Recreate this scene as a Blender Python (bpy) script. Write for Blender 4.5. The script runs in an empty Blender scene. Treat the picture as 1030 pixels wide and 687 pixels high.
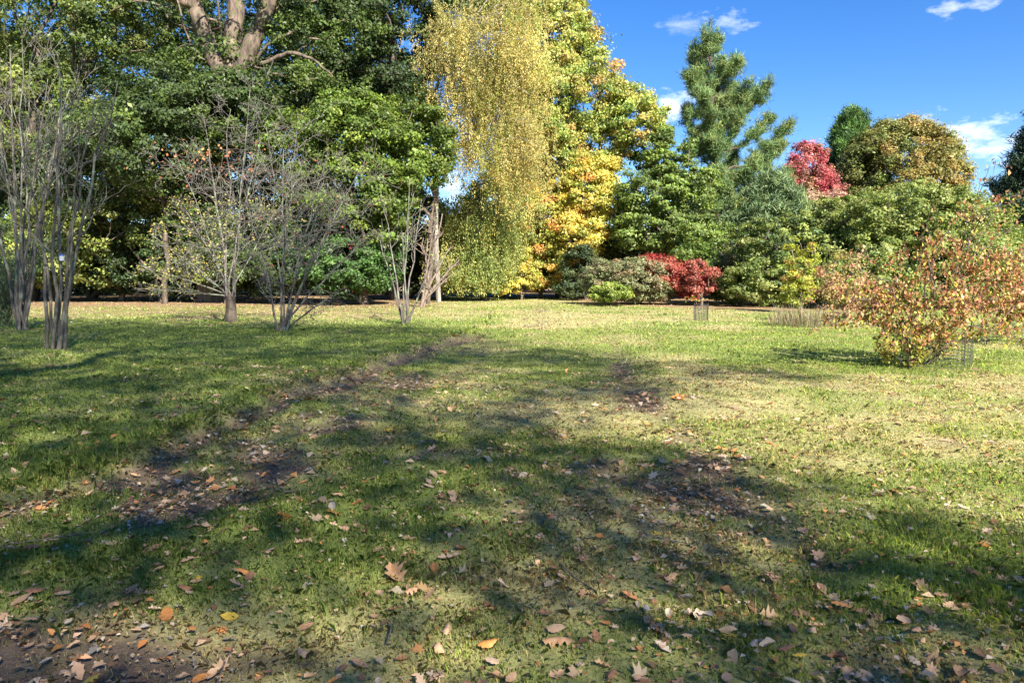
import bpy, math, random
import numpy as np
from mathutils import Vector
R = math.radians
rng = np.random.default_rng(11)
random.seed(5)
scene = bpy.context.scene
COL = scene.collection

# ------------------------------------------------------------------ camera, sky, sun, exposure
CAM_Z = 1.6; PITCH = R(4.88); F = 744.0; CX, CY = 515.0, 343.5
cd = bpy.data.cameras.new("camera"); cam = bpy.data.objects.new("camera", cd); COL.objects.link(cam)
cam.location = (0, 0, CAM_Z); cam.rotation_euler = (R(90) - PITCH, 0, 0)
cd.sensor_width = 36; cd.lens = 26.0; cd.clip_end = 3000; cd.clip_start = 0.05
scene.camera = cam
SUN_EL = R(36); SUN_AZ = R(152)          # azimuth clockwise from +Y (the view direction)
SD = np.array([math.sin(SUN_AZ) * math.cos(SUN_EL), math.cos(SUN_AZ) * math.cos(SUN_EL), math.sin(SUN_EL)])
scene.view_settings.view_transform = 'Standard'; scene.view_settings.look = 'None'
scene.view_settings.exposure = 1.74; scene.view_settings.gamma = 1
scene.cycles.max_bounces = 6; scene.cycles.diffuse_bounces = 3; scene.cycles.transmission_bounces = 3
sl = bpy.data.lights.new("sun", 'SUN'); sl.energy = 4.9; sl.angle = R(0.6); sl.color = (1.0, 0.93, 0.81)
so = bpy.data.objects.new("sun", sl); COL.objects.link(so)
so.rotation_euler = Vector(-SD).to_track_quat('-Z', 'Y').to_euler(); so.location = tuple(SD * 60)

def ray(px, py):
    a = (px - CX) / F; b = (CY - py) / F
    c, s = math.cos(PITCH), math.sin(PITCH)
    return np.array([a, c + b * s, -s + b * c])
def P(px, py, d):
    r = ray(px, py); return np.array([0, 0, CAM_Z]) + r * (d / r[1])
def G(px, py):
    r = ray(px, py); t = -CAM_Z / r[2]; return np.array([r[0] * t, r[1] * t, 0.0])
def proj(x, y, z=0.0):
    """world -> photograph pixel (arrays)"""
    c, s = math.cos(PITCH), math.sin(PITCH)
    zz = z - CAM_Z
    dep = y * c - zz * s; up = y * s + zz * c
    dep = np.where(dep < 0.3, 0.3, dep)
    return CX + F * x / dep, CY - F * up / dep

world = bpy.data.worlds.new("World"); scene.world = world; world.use_nodes = True
nt = world.node_tree; N = nt.nodes; L = nt.links
bg = N['Background']; bg.inputs['Strength'].default_value = 0.065
sky = N.new('ShaderNodeTexSky'); sky.sky_type = 'NISHITA'; sky.sun_disc = False
sky.sun_elevation = SUN_EL; sky.sun_rotation = SUN_AZ; sky.altitude = 400; sky.air_density = 1.0; sky.dust_density = 0.25; sky.ozone_density = 3.5
hs = N.new('ShaderNodeHueSaturation'); hs.inputs['Hue'].default_value = .512; hs.inputs['Saturation'].default_value = 1.32; hs.inputs['Value'].default_value = 1.0
L.new(sky.outputs[0], hs.inputs['Color'])
tc = N.new('ShaderNodeTexCoord')
last = hs.outputs[0]
noi = N.new('ShaderNodeTexNoise'); noi.inputs['Scale'].default_value = 26; noi.inputs['Detail'].default_value = 8; noi.inputs['Roughness'].default_value = 0.6
mpn = N.new('ShaderNodeMapping'); mpn.inputs['Scale'].default_value = (1, 1, 2.2); L.new(tc.outputs['Generated'], mpn.inputs[0]); L.new(mpn.outputs[0], noi.inputs['Vector'])
total = None
for (px, py, wx, wz, am) in [(672, 108, 22, 15, 1.0), (728, 20, 24, 9, .62), (955, 142, 40, 17, 1.0), (1000, 152, 30, 12, .8), (968, 6, 24, 8, .75), (690, 24, 20, 8, .35),
                             (455, 190, 12, 20, .55), (1020, 210, 25, 10, .5)]:
    dv = ray(px, py); dv = dv / np.linalg.norm(dv)
    sub = N.new('ShaderNodeVectorMath'); sub.operation = 'SUBTRACT'; L.new(tc.outputs['Generated'], sub.inputs[0]); sub.inputs[1].default_value = tuple(dv)
    sc_ = N.new('ShaderNodeVectorMath'); sc_.operation = 'MULTIPLY'; L.new(sub.outputs[0], sc_.inputs[0]); sc_.inputs[1].default_value = (F / wx, F / wx, F / wz)
    ln = N.new('ShaderNodeVectorMath'); ln.operation = 'LENGTH'; L.new(sc_.outputs[0], ln.inputs[0])
    a = N.new('ShaderNodeMath'); a.operation = 'MULTIPLY_ADD'; L.new(noi.outputs['Fac'], a.inputs[0]); a.inputs[1].default_value = 4.2; a.inputs[2].default_value = -1.35
    b = N.new('ShaderNodeMath'); b.operation = 'SUBTRACT'; L.new(a.outputs[0], b.inputs[0]); L.new(ln.outputs['Value'], b.inputs[1])
    m = N.new('ShaderNodeMath'); m.operation = 'MULTIPLY_ADD'; m.use_clamp = True; L.new(b.outputs[0], m.inputs[0]); m.inputs[1].default_value = .75; m.inputs[2].default_value = 0.2
    w = N.new('ShaderNodeMath'); w.operation = 'MULTIPLY'; L.new(m.outputs[0], w.inputs[0]); w.inputs[1].default_value = am
    if total is None: total = w.outputs[0]
    else:
        mx = N.new('ShaderNodeMath'); mx.operation = 'MAXIMUM'; L.new(total, mx.inputs[0]); L.new(w.outputs[0], mx.inputs[1]); total = mx.outputs[0]
mix = N.new('ShaderNodeMixRGB'); L.new(total, mix.inputs['Fac']); L.new(last, mix.inputs['Color1']); mix.inputs['Color2'].default_value = (8, 8.2, 8.6, 1)
L.new(mix.outputs[0], bg.inputs['Color'])

# ------------------------------------------------------------------ numpy noise
_perm = np.random.default_rng(3).random((256, 256))
def vnoise(x, y):
    xi = np.floor(x).astype(int); yi = np.floor(y).astype(int); fx = x - xi; fy = y - yi
    fx = fx * fx * (3 - 2 * fx); fy = fy * fy * (3 - 2 * fy)
    g = lambda i, j: _perm[(xi + i) & 255, (yi + j) & 255]
    return (g(0, 0) * (1 - fx) + g(1, 0) * fx) * (1 - fy) + (g(0, 1) * (1 - fx) + g(1, 1) * fx) * fy
def fbm(x, y, o=4, s=1.0):
    x = np.asarray(x, float) * s; y = np.asarray(y, float) * s; v = 0; a = .5; t = 0
    for k in range(o):
        v = v + a * vnoise(x + 17.3 * k, y - 9.1 * k); t += a; a *= .5; x = x * 2.03; y = y * 2.03
    return v / t
def sstep(a, b, x):
    t = np.clip((x - a) / (b - a), 0, 1); return t * t * (3 - 2 * t)

# ------------------------------------------------------------------ mesh / object helpers
def mesh_np(name, verts, faces_flat, nper, mat, cols=None, smooth=False, attrs=None):
    """verts (n,3); faces_flat flat index array with constant vertex count nper"""
    me = bpy.data.meshes.new(name); verts = np.ascontiguousarray(verts, dtype=np.float32)
    faces_flat = np.ascontiguousarray(faces_flat, dtype=np.int32).ravel(); nf = len(faces_flat) // nper
    me.vertices.add(len(verts)); me.vertices.foreach_set('co', verts.ravel())
    me.loops.add(len(faces_flat)); me.loops.foreach_set('vertex_index', faces_flat)
    me.polygons.add(nf); me.polygons.foreach_set('loop_start', np.arange(0, nf * nper, nper, dtype=np.int32))
    if smooth: me.polygons.foreach_set('use_smooth', np.ones(nf, dtype=bool))
    if cols is not None:
        at = me.attributes.new('Col', 'FLOAT_COLOR', 'POINT')
        c4 = np.ones((len(verts), 4), np.float32); c4[:, :3] = cols; at.data.foreach_set('color', c4.ravel())
    for k, v in (attrs or {}).items():
        at = me.attributes.new(k, 'FLOAT', 'POINT'); at.data.foreach_set('value', np.asarray(v, np.float32))
    me.update(calc_edges=True); me.validate()
    if mat: me.materials.append(mat)
    return me
def link(name, me, parent=None, loc=None):
    o = bpy.data.objects.new(name, me); COL.objects.link(o)
    if parent is not None: o.parent = parent
    if loc is not None: o.location = loc
    return o
def tag(o, label=None, cat=None, group=None, kind=None):
    if label: o['label'] = label
    if cat: o['category'] = cat
    if group: o['group'] = group
    if kind: o['kind'] = kind
    return o
def thing(name, label, cat, loc, group=None):
    return tag(link(name, None, None, tuple(loc)), label, cat, group)

# ------------------------------------------------------------------ materials
def newmat(name):
    m = bpy.data.materials.new(name); m.use_nodes = True
    return m, m.node_tree.nodes, m.node_tree.links, m.node_tree.nodes['Principled BSDF']
def leafmat(name, trans=0.35, rough=0.5, spec=0.35):
    m, n, l, p = newmat(name)
    at = n.new('ShaderNodeAttribute'); at.attribute_name = 'Col'
    l.new(at.outputs['Color'], p.inputs['Base Color']); p.inputs['Roughness'].default_value = rough
    p.inputs['Specular IOR Level'].default_value = spec
    tr = n.new('ShaderNodeBsdfTranslucent')
    hsv = n.new('ShaderNodeHueSaturation'); hsv.inputs['Value'].default_value = 1.35; hsv.inputs['Saturation'].default_value = 1.1
    l.new(at.outputs['Color'], hsv.inputs['Color']); l.new(hsv.outputs[0], tr.inputs['Color'])
    mx = n.new('ShaderNodeMixShader'); mx.inputs[0].default_value = trans
    l.new(p.outputs[0], mx.inputs[1]); l.new(tr.outputs[0], mx.inputs[2]); l.new(mx.outputs[0], n['Material Output'].inputs['Surface'])
    return m
LEAF = leafmat('leaf_foliage'); NEEDLE = leafmat('needle_foliage', .15, .55); GRASS = leafmat('grass_blades', .42, .55, .3)
LITTER = leafmat('dry_leaf', .15, .6, .25)
def barkmat(name, c1, c2, scale=6.0, c3=None):
    m, n, l, p = newmat(name)
    tc = n.new('ShaderNodeTexCoord'); mp = n.new('ShaderNodeMapping'); mp.inputs['Scale'].default_value = (1, 1, .22); l.new(tc.outputs['Object'], mp.inputs[0])
    no = n.new('ShaderNodeTexNoise'); no.inputs['Scale'].default_value = scale; no.inputs['Detail'].default_value = 6; no.inputs['Roughness'].default_value = .65; l.new(mp.outputs[0], no.inputs['Vector'])
    cr = n.new('ShaderNodeValToRGB'); cr.color_ramp.elements[0].position = .36; cr.color_ramp.elements[1].position = .64
    cr.color_ramp.elements[0].color = (*c1, 1); cr.color_ramp.elements[1].color = (*c2, 1); l.new(no.outputs['Fac'], cr.inputs[0])
    out = cr.outputs[0]
    if c3:
        n2 = n.new('ShaderNodeTexNoise'); n2.inputs['Scale'].default_value = 3.1; n2.inputs['Detail'].default_value = 5; l.new(tc.outputs['Object'], n2.inputs['Vector'])
        r2 = n.new('ShaderNodeValToRGB'); r2.color_ramp.elements[0].position = .53; r2.color_ramp.elements[1].position = .62; l.new(n2.outputs['Fac'], r2.inputs[0])
        mx = n.new('ShaderNodeMixRGB'); l.new(r2.outputs[0], mx.inputs[0]); l.new(out, mx.inputs[1]); mx.inputs[2].default_value = (*c3, 1); out = mx.outputs[0]
    l.new(out, p.inputs['Base Color']); p.inputs['Roughness'].default_value = .85
    bp = n.new('ShaderNodeBump'); bp.inputs['Strength'].default_value = .8; bp.inputs['Distance'].default_value = .25 / scale; l.new(no.outputs['Fac'], bp.inputs['Height']); l.new(bp.outputs[0], p.inputs['Normal'])
    return m
BK_GREY = barkmat('bark_grey', (.055, .047, .04), (.16, .14, .12), 20, (.20, .21, .16))
BK_PALE = barkmat('bark_lichen_grey', (.055, .047, .042), (.19, .165, .15), 20, (.20, .225, .16))
BK_DARK = barkmat('bark_dark_brown', (.035, .026, .02), (.13, .10, .075), 7)
BK_OAK = barkmat('bark_oak', (.03, .022, .017), (.20, .145, .11), 4, (.10, .10, .045))
BK_WHITE = barkmat('bark_birch_white', (.05, .04, .032), (.34, .31, .27), 5)
BK_TAN = barkmat('bark_tan_twig', (.09, .065, .05), (.25, .19, .15), 12)
def flat(name, c, rough=.6, metal=0.0):
    m, n, l, p = newmat(name)
    no = n.new('ShaderNodeTexNoise'); no.inputs['Scale'].default_value = 9; no.inputs['Detail'].default_value = 4
    mx = n.new('ShaderNodeMixRGB'); mx.blend_type = 'MULTIPLY'; mx.inputs[1].default_value = (*c, 1); l.new(no.outputs['Color'], mx.inputs[2]); mx.inputs[0].default_value = .35
    l.new(mx.outputs[0], p.inputs['Base Color']); p.inputs['Roughness'].default_value = rough; p.inputs['Metallic'].default_value = metal
    return m
WIRE = flat('galvanised_wire', (.11, .11, .105), .5, .4)
POST = flat('guard_stake', (.09, .08, .07), .8)

# ------------------------------------------------------------------ leaves and tubes
def unit(v): return v / np.maximum(np.linalg.norm(v, axis=-1, keepdims=True), 1e-9)
def rdir(n, r=None):
    v = (r or rng).normal(size=(n, 3)); return unit(v)
def leaf_quads(pos, nrm, size, cols, aspect=.55, axis=None, fold=.18):
    n = len(pos); size = np.broadcast_to(np.asarray(size, float), (n,))[:, None]
    t = rdir(n) if axis is None else axis + .35 * rdir(n)
    u = unit(np.cross(nrm, t)); v = unit(np.cross(u, nrm))     # v: leaf length, u: width
    a = pos + v * size * .5; c = pos - v * size * .5
    b = pos + u * size * aspect * .5 + nrm * size * fold * aspect + v * size * .06; d = pos - u * size * aspect * .5 + nrm * size * fold * aspect + v * size * .06
    verts = np.stack([a, b, c, d], 1).reshape(-1, 3); f = np.arange(4 * n)
    return verts, f, np.repeat(cols, 4, axis=0)
def pick(pal, n, w=None):
    pal = np.array(pal, float); w = np.ones(len(pal)) if w is None else np.array(w, float)
    return pal[rng.choice(len(pal), n, p=w / w.sum())]
def jitter(c, s=.22, hue=.10):
    n = len(c); b = np.exp(rng.normal(0, s, (n, 1))); h = rng.normal(0, hue, (n, 1))
    return np.clip(c * b * np.concatenate([1 + h, np.ones((n, 1)), 1 - h * .5], 1), .004, .9)
def tubes(polys, sides=5):
    """polys: list of (points (k,3), radii (k,)). returns verts, quads flat"""
    V = []; Fc = []; base = 0
    ang = np.arange(sides) * 2 * math.pi / sides; ca, sa = np.cos(ang)[None, :, None], np.sin(ang)[None, :, None]
    for pts, rad in polys:
        pts = np.asarray(pts, float); k = len(pts)
        t = np.gradient(pts, axis=0); t = unit(t)
        ref = np.array([0.0, 0, 1]) if abs(t[0, 2]) < .9 else np.array([1.0, 0, 0])
        a = unit(np.cross(t, ref)); b = np.cross(t, a)
        ring = pts[:, None, :] + (a[:, None, :] * ca + b[:, None, :] * sa) * np.asarray(rad, float)[:, None, None]
        V.append(ring.reshape(-1, 3))
        i = np.arange(k - 1)[:, None] * sides; j = np.arange(sides)[None, :]; j2 = (j + 1) % sides
        q = np.stack([i + j, i + j2, i + sides + j2, i + sides + j], -1).reshape(-1, 4) + base
        Fc.append(q); base += k * sides
    return np.concatenate(V), np.concatenate(Fc)
def tube_obj(name, polys, mat, parent, sides=5, origin=(0, 0, 0)):
    v, f = tubes(polys, sides); v = v - np.array(origin)
    return link(name, mesh_np(name, v, f, 4, mat, smooth=True), parent)

def mst(root_pts, pts, bf=.5):
    """connect pts to a skeleton starting as root_pts chain; returns nodes, parent"""
    nodes = list(root_pts); par = [-1] + list(range(len(root_pts) - 1)); pl = [0.0]
    for i in range(1, len(root_pts)): pl.append(pl[-1] + np.linalg.norm(root_pts[i] - root_pts[i - 1]))
    order = np.argsort([np.min(np.linalg.norm(np.array(root_pts) - p, axis=1)) for p in pts])
    A = np.array(nodes)
    for k in order:
        p = pts[k]; d = np.linalg.norm(A - p, axis=1) + bf * np.array(pl) + np.maximum(0, A[:, 2] - p[2]) * .6
        j = int(np.argmin(d)); par.append(j); pl.append(pl[j] + float(np.linalg.norm(A[j] - p))); A = np.vstack([A, p])
    return A, par
def skeleton_polys(A, par, r0, rmin=.02, pw=.5, jit=.12, trunk_n=0):
    n = len(A); cnt = np.ones(n)
    for i in range(n - 1, 0, -1): cnt[par[i]] += cnt[i]
    rr = np.maximum(r0 * (cnt / cnt[0]) ** pw, rmin); out = []
    for i in range(1, n):
        a, b = A[par[i]], A[i]; d = np.linalg.norm(b - a)
        if i < trunk_n: out.append(([a, b], [rr[par[i]], rr[i]])); continue
        off = rng.normal(0, jit * d, 3); off2 = off * .8 + rng.normal(0, jit * d * .4, 3)
        rs = min(rr[par[i]], rr[i] * 1.5)
        out.append(([a, a + (b - a) * .33 + off * .7, a + (b - a) * .68 + off2 * .6, b], [rs, (rs * .65 + rr[i] * .35), (rs * .3 + rr[i] * .7), rr[i] * .8]))
    return out

def lobe(px, py, rx, ry, d, n, rd=None, dd=0.0):
    """crown lobe given by where it shows in the photograph and its distance; becomes a real ellipsoid"""
    c = P(px, py, d + dd); k = d / F
    return dict(c=c, r=np.array([rx * k, (rd if rd else (rx * k * .9)), ry * k]), n=n)
def sample_lobe(lb, shell=.55):
    n = lb['n']; u = rdir(n); rad = rng.random(n) ** (1 / 3) * (1 - shell) + shell
    return lb['c'] + u * lb['r'] * rad[:, None]
def crown_leaves(centers, crs, nleaf, size, pal, w, up=.45, out=.7, flat=.6, aspect=.55, clumpvar=.2, centre=None, leafvar=.18, hue=.08, keep=None, cpals=None, axis=None):
    nc = len(centers); crs = np.broadcast_to(crs, (nc,)) * np.exp(rng.normal(0, .2, nc))
    ccol = pick(pal, nc, w) * np.exp(rng.normal(0, clumpvar, (nc, 1)))
    if cpals is not None: ccol = cpals * np.exp(rng.normal(0, clumpvar, (nc, 1)))
    idx = np.repeat(np.arange(nc), nleaf); n = len(idx)
    d = rdir(n); rad = rng.random(n) ** .45
    # ragged clumps: each clump gets a few spray directions
    spr = rdir(nc * 4).reshape(nc, 4, 3); spr[:, :, 2] = spr[:, :, 2] * .5 + .1
    sel = spr[idx, rng.integers(0, 4, n)]
    off = (d * .62 + sel * .62 * rng.random((n, 1))) * rad[:, None] * crs[idx][:, None]; off[:, 2] *= flat
    pos = centers[idx] + off
    if keep is not None:
        k = keep(pos); pos, idx, d, off = pos[k], idx[k], d[k], off[k]; n = len(pos)
    o = unit(off + 1e-6); nrm = unit(o * out + np.array([0, 0, up]) + .8 * rdir(n))
    if centre is not None: nrm = unit(nrm + .35 * unit(pos - centre))
    cols = jitter(ccol[idx] * .75 + pick(pal, n, w) * .25, leafvar, hue)
    return leaf_quads(pos, nrm, size * np.exp(rng.normal(0, .22, n)), cols, aspect, axis=axis)

def tree(name, label, cat, px, d, trunk_top, lobes, cr, nleaf, size, pal, w=None, r0=.3, bark=None, group=None, base_z=0.0, nlimb=1, shell=.4, lean=0, dens=1.35, part='crown', bf=.45, extra_trunks=(), **kw):
    """a broadleaf tree or shrub: trunk, limbs to every leaf clump, crown of single leaves"""
    base = P(px, 280, d); base[2] = base_z
    root = thing(name, label, cat, base, group)
    top = trunk_top if not np.isscalar(trunk_top) else np.array([base[0] + lean, base[1], trunk_top])
    k = 7; tr = [base + (top - base) * (i / (k - 1)) + (rng.normal(0, .02 * np.linalg.norm(top - base), 3) * [1, 1, .2] if 0 < i < k - 1 else 0) for i in range(k)]
    tr[0] = tr[0] - np.array([0, 0, .15])
    lobes = [dict(l, n=int(l['n'] * dens)) for l in lobes]
    C = np.concatenate([sample_lobe(l, shell) for l in lobes]); C = C[C[:, 2] > .25]
    A, par = mst(tr, C, bf)
    polys = skeleton_polys(A, par, r0, rmin=max(.012, .0006 * d), trunk_n=k)
    tube_obj('trunk', polys, bark or BK_DARK, root, 6, base)
    ctr = np.mean([l['c'] for l in lobes], axis=0)
    v, f, c = crown_leaves(C, cr, nleaf, size, pal, w, centre=ctr, **kw)
    v[:, 2] = np.maximum(v[:, 2], .02)
    link(part, mesh_np(part, v - base, f, 4, LEAF, c), root)
    return root, base, A, par

# leaf palettes (own colours of the leaves)
GREEN = [(.085, .125, .028), (.11, .155, .034), (.06, .095, .023)]
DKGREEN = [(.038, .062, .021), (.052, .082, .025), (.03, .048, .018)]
LIME = [(.145, .205, .034), (.11, .17, .032), (.19, .24, .045)]
YELGRN = [(.34, .37, .08), (.25, .31, .06), (.46, .42, .10)]
GOLD = [(.45, .37, .13), (.37, .32, .11), (.29, .29, .09)]
YELLOW = [(.66, .51, .11), (.58, .46, .11), (.42, .42, .09)]
ORANGE = [(.66, .30, .09), (.62, .39, .10), (.52, .24, .08)]
OLIVE = [(.17, .20, .045), (.20, .22, .065), (.13, .17, .04)]

# ================================================================== GROUND
def zt(x, y):
    """lie of the land: gentle bumps and the turf edge that stands above the worn track"""
    x = np.asarray(x, float); y = np.asarray(y, float)
    xe = np.interp(y, [2, 6.1, 9.2, 11.3, 17, 20.5, 28], [-3.7, -3.35, -3.15, -2.8, -1.95, -1.1, -.7]) + .35 * (fbm(y, y * 0, 3, .9) - .5)
    fade = 1 - sstep(18, 26, y)
    edge = (1 - sstep(-.16, .16, x - xe)) * .12 * fade
    xr = np.interp(y, [4, 6.7, 9, 12, 17, 30], [1.9, 1.9, 1.85, 2.0, 2.6, 3.0])
    edge2 = sstep(-.2, .2, x - xr) * .06 * fade
    near = 1 - sstep(30, 60, np.hypot(x, y))
    return edge + edge2 + near * ((fbm(x, y, 3, .35) - .5) * .12 + (fbm(x + 40, y, 3, 2.2) - .5) * .045) - .03 * near
def ell(px, py, cx, cy, rx, ry):
    return np.exp(-(((px - cx) / rx) ** 2 + ((py - cy) / ry) ** 2) ** 1.5)
def ground_masks(x, y):
    px, py = proj(x, np.maximum(y, .8)); e = lambda *a: ell(px, py, *a)
    n1 = fbm(x, y, 4, 1.6); n2 = fbm(x + 31, y + 7, 4, .5); n3 = fbm(x - 12, y + 50, 3, 4.5)
    soil = 1.1 * e(185, 486, 85, 22) + .8 * e(265, 462, 45, 14) + .55 * e(330, 425, 55, 18) + .45 * e(400, 385, 45, 12) + .7 * e(150, 510, 60, 18)
    soil += 1.0 * e(700, 505, 55, 26) + .75 * e(650, 470, 60, 18) + .5 * e(640, 400, 28, 22) + .35 * e(620, 370, 20, 12) + .9 * e(720, 462, 40, 14)
    soil += 1.0 * e(60, 665, 170, 60) + .45 * e(30, 560, 90, 40) + .4 * e(540, 330, 14, 20) + .3 * e(560, 470, 50, 20) + .5 * e(840, 665, 60, 30) + .35 * e(200, 690, 110, 40)
    soil += .28 * e(560, 500, 90, 40)
    xe = np.interp(y, [2, 6.1, 9.2, 11.3, 17, 20.5, 28], [-3.7, -3.35, -3.15, -2.8, -1.95, -1.1, -.7]) + .35 * (fbm(y, y * 0, 3, .9) - .5)
    xr = np.interp(y, [4, 6.7, 9, 12, 17, 30], [1.9, 1.9, 1.85, 2.0, 2.6, 3.0])
    fd = 1 - sstep(14, 24, y)
    soil += (.95 * np.exp(-((x - xe - .18) / .15) ** 2) + .22 * np.exp(-((x - xe - .7) / .5) ** 2) + .5 * np.exp(-((x - xr + .2) / .16) ** 2)) * fd * np.where(y > 5, 1, .3)
    soil += .3 * np.exp(-((x - 1.7) / .5) ** 2) * (1 - sstep(50, 60, y)) * sstep(28, 34, y)
    soil = np.where(y < .9, .3, soil)
    soil = np.clip((soil + (n1 - .5) * 1.5 + (n3 - .5) * 1.1) * 1.45 - .4, 0, 1)
    soil = np.maximum(soil, np.clip((.95 * np.exp(-((x - xe - .12) / (.06 + .012 * y)) ** 2) * (1 - sstep(19, 24, y)) + .6 * np.exp(-((x - xr + .1) / .1) ** 2) * fd) * (.45 + 1.1 * n3) * (y > 4), 0, .9))
    dry = .56 + (n2 - .5) * 2.0 + (n1 - .5) * 1.2
    dry += .35 * e(930, 470, 200, 60) + .3 * e(640, 440, 80, 20) + .28 * e(560, 320, 60, 16) + .25 * e(470, 400, 110, 30) + .25 * e(800, 430, 120, 40) + .2 * e(470, 318, 60, 10)
    dry -= .55 * e(250, 345, 330, 24) + .4 * e(880, 350, 220, 26) + .35 * e(550, 375, 60, 20) + .3 * e(870, 560, 170, 60) + .3 * e(620, 650, 200, 50) + .3 * e(300, 560, 120, 50)
    dry = np.clip(dry, 0, 1)
    inp = sstep(-.2, .4 + .08 * y, x - xe) * (1 - sstep(-.4 - .03 * y, .3, x - xr)); dry = np.clip(dry + .22 * inp * sstep(8, 16, y) - .34 * (1 - sstep(-.5, .05, x - xe)) * (y > 3) * (1 - sstep(22, 34, y)), 0, 1)
    litter = (.55 * sstep(29, 33, y + (n1 - .5) * 8 + (n2 - .5) * 6) + .45 * sstep(38, 46, y + (n1 - .5) * 10 + (n2 - .5) * 8)) * (1 - sstep(-7, -2.5, x + (y - 40) * .06 + (n1 - .5) * 4))
    # litter under the shrubs on the right
    litter = np.maximum(litter, sstep(36, 38.5, y - np.clip(12 - x, 0, 9) * 1.3 + (n1 - .5) * 3) * sstep(2.5, 6, x))
    litter = np.maximum(litter, sstep(62, 66, y + (n1 - .5) * 6))
    return soil, dry, litter
def axis_pts(segs):
    out = []
    for a, b, s in segs: out += list(np.arange(a, b, s))
    return np.array(out + [segs[-1][1]])
ys = axis_pts([(-400, -40, 60), (-40, 0, 4), (0, 2, .25), (2, 14, .07), (14, 30, .2), (30, 90, .8), (90, 200, 12), (200, 1400, 150)])
xr_ = axis_pts([(0, 6, .085), (6, 16, .25), (16, 70, 1.2), (70, 200, 15), (200, 1400, 150)]); xs = np.concatenate([-xr_[::-1][:-1], xr_])
X, Y = np.meshgrid(xs, ys); Z = zt(X, Y)
s_, d_, l_ = ground_masks(X.ravel(), Y.ravel())
Z = Z.ravel() - .02 * s_ + (fbm(X.ravel(), Y.ravel(), 3, 7) - .5) * .02 * (Y.ravel() < 16)
nx, ny = len(xs), len(ys); I = np.arange(nx - 1)[None, :] + nx * np.arange(ny - 1)[:, None]
faces = np.stack([I, I + 1, I + nx + 1, I + nx], -1).reshape(-1, 4)
gm, n, l, p = newmat('lawn_and_soil')
def attr(nm):
    a = n.new('ShaderNodeAttribute'); a.attribute_name = nm; return a.outputs['Fac']
tcg = n.new('ShaderNodeTexCoord')
def noise(sc, det=5, rough=.6):
    t = n.new('ShaderNodeTexNoise'); t.inputs['Scale'].default_value = sc; t.inputs['Detail'].default_value = det; t.inputs['Roughness'].default_value = rough
    l.new(tcg.outputs['Object'], t.inputs['Vector']); return t.outputs['Fac']
def ramp(inp, a, b, c1, c2):
    r = n.new('ShaderNodeValToRGB'); r.color_ramp.elements[0].position = a; r.color_ramp.elements[1].position = b
    r.color_ramp.elements[0].color = (*c1, 1); r.color_ramp.elements[1].color = (*c2, 1); l.new(inp, r.inputs[0]); return r.outputs[0]
def mixc(f, a, b):
    m = n.new('ShaderNodeMixRGB'); l.new(f, m.inputs[0]); l.new(a, m.inputs[1]); l.new(b, m.inputs[2]); return m.outputs[0]
fine = noise(45, 4, .7); mid = noise(7, 6, .65)
green = ramp(fine, .3, .72, (.09, .12, .03), (.23, .27, .07))
straw = ramp(fine, .3, .72, (.20, .18, .07), (.47, .43, .19))
crumb = noise(26, 9, .8)
soilc = ramp(crumb, .3, .75, (.06, .045, .034), (.24, .175, .12))
litc = ramp(fine, .35, .7, (.11, .075, .04), (.40, .27, .15))
c = mixc(attr('dry'), green, straw); c = mixc(attr('soil'), c, soilc); c = mixc(attr('litter'), c, litc)
l.new(c, p.inputs['Base Color']); p.inputs['Roughness'].default_value = .95; p.inputs['Specular IOR Level'].default_value = .15
bp = n.new('ShaderNodeBump'); bp.inputs['Strength'].default_value = .7; bp.inputs['Distance'].default_value = .03; l.new(mid, bp.inputs['Height'])
b2 = n.new('ShaderNodeBump'); b2.inputs['Strength'].default_value = .6; b2.inputs['Distance'].default_value = .012; l.new(fine, b2.inputs['Height']); l.new(bp.outputs[0], b2.inputs['Normal']); l.new(b2.outputs[0], p.inputs['Normal'])
gme = mesh_np('ground', np.stack([X.ravel(), Y.ravel(), Z], 1), faces, 4, gm, smooth=True, attrs=dict(soil=s_, dry=d_, litter=l_))
tag(link('ground', gme), kind='structure')

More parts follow.
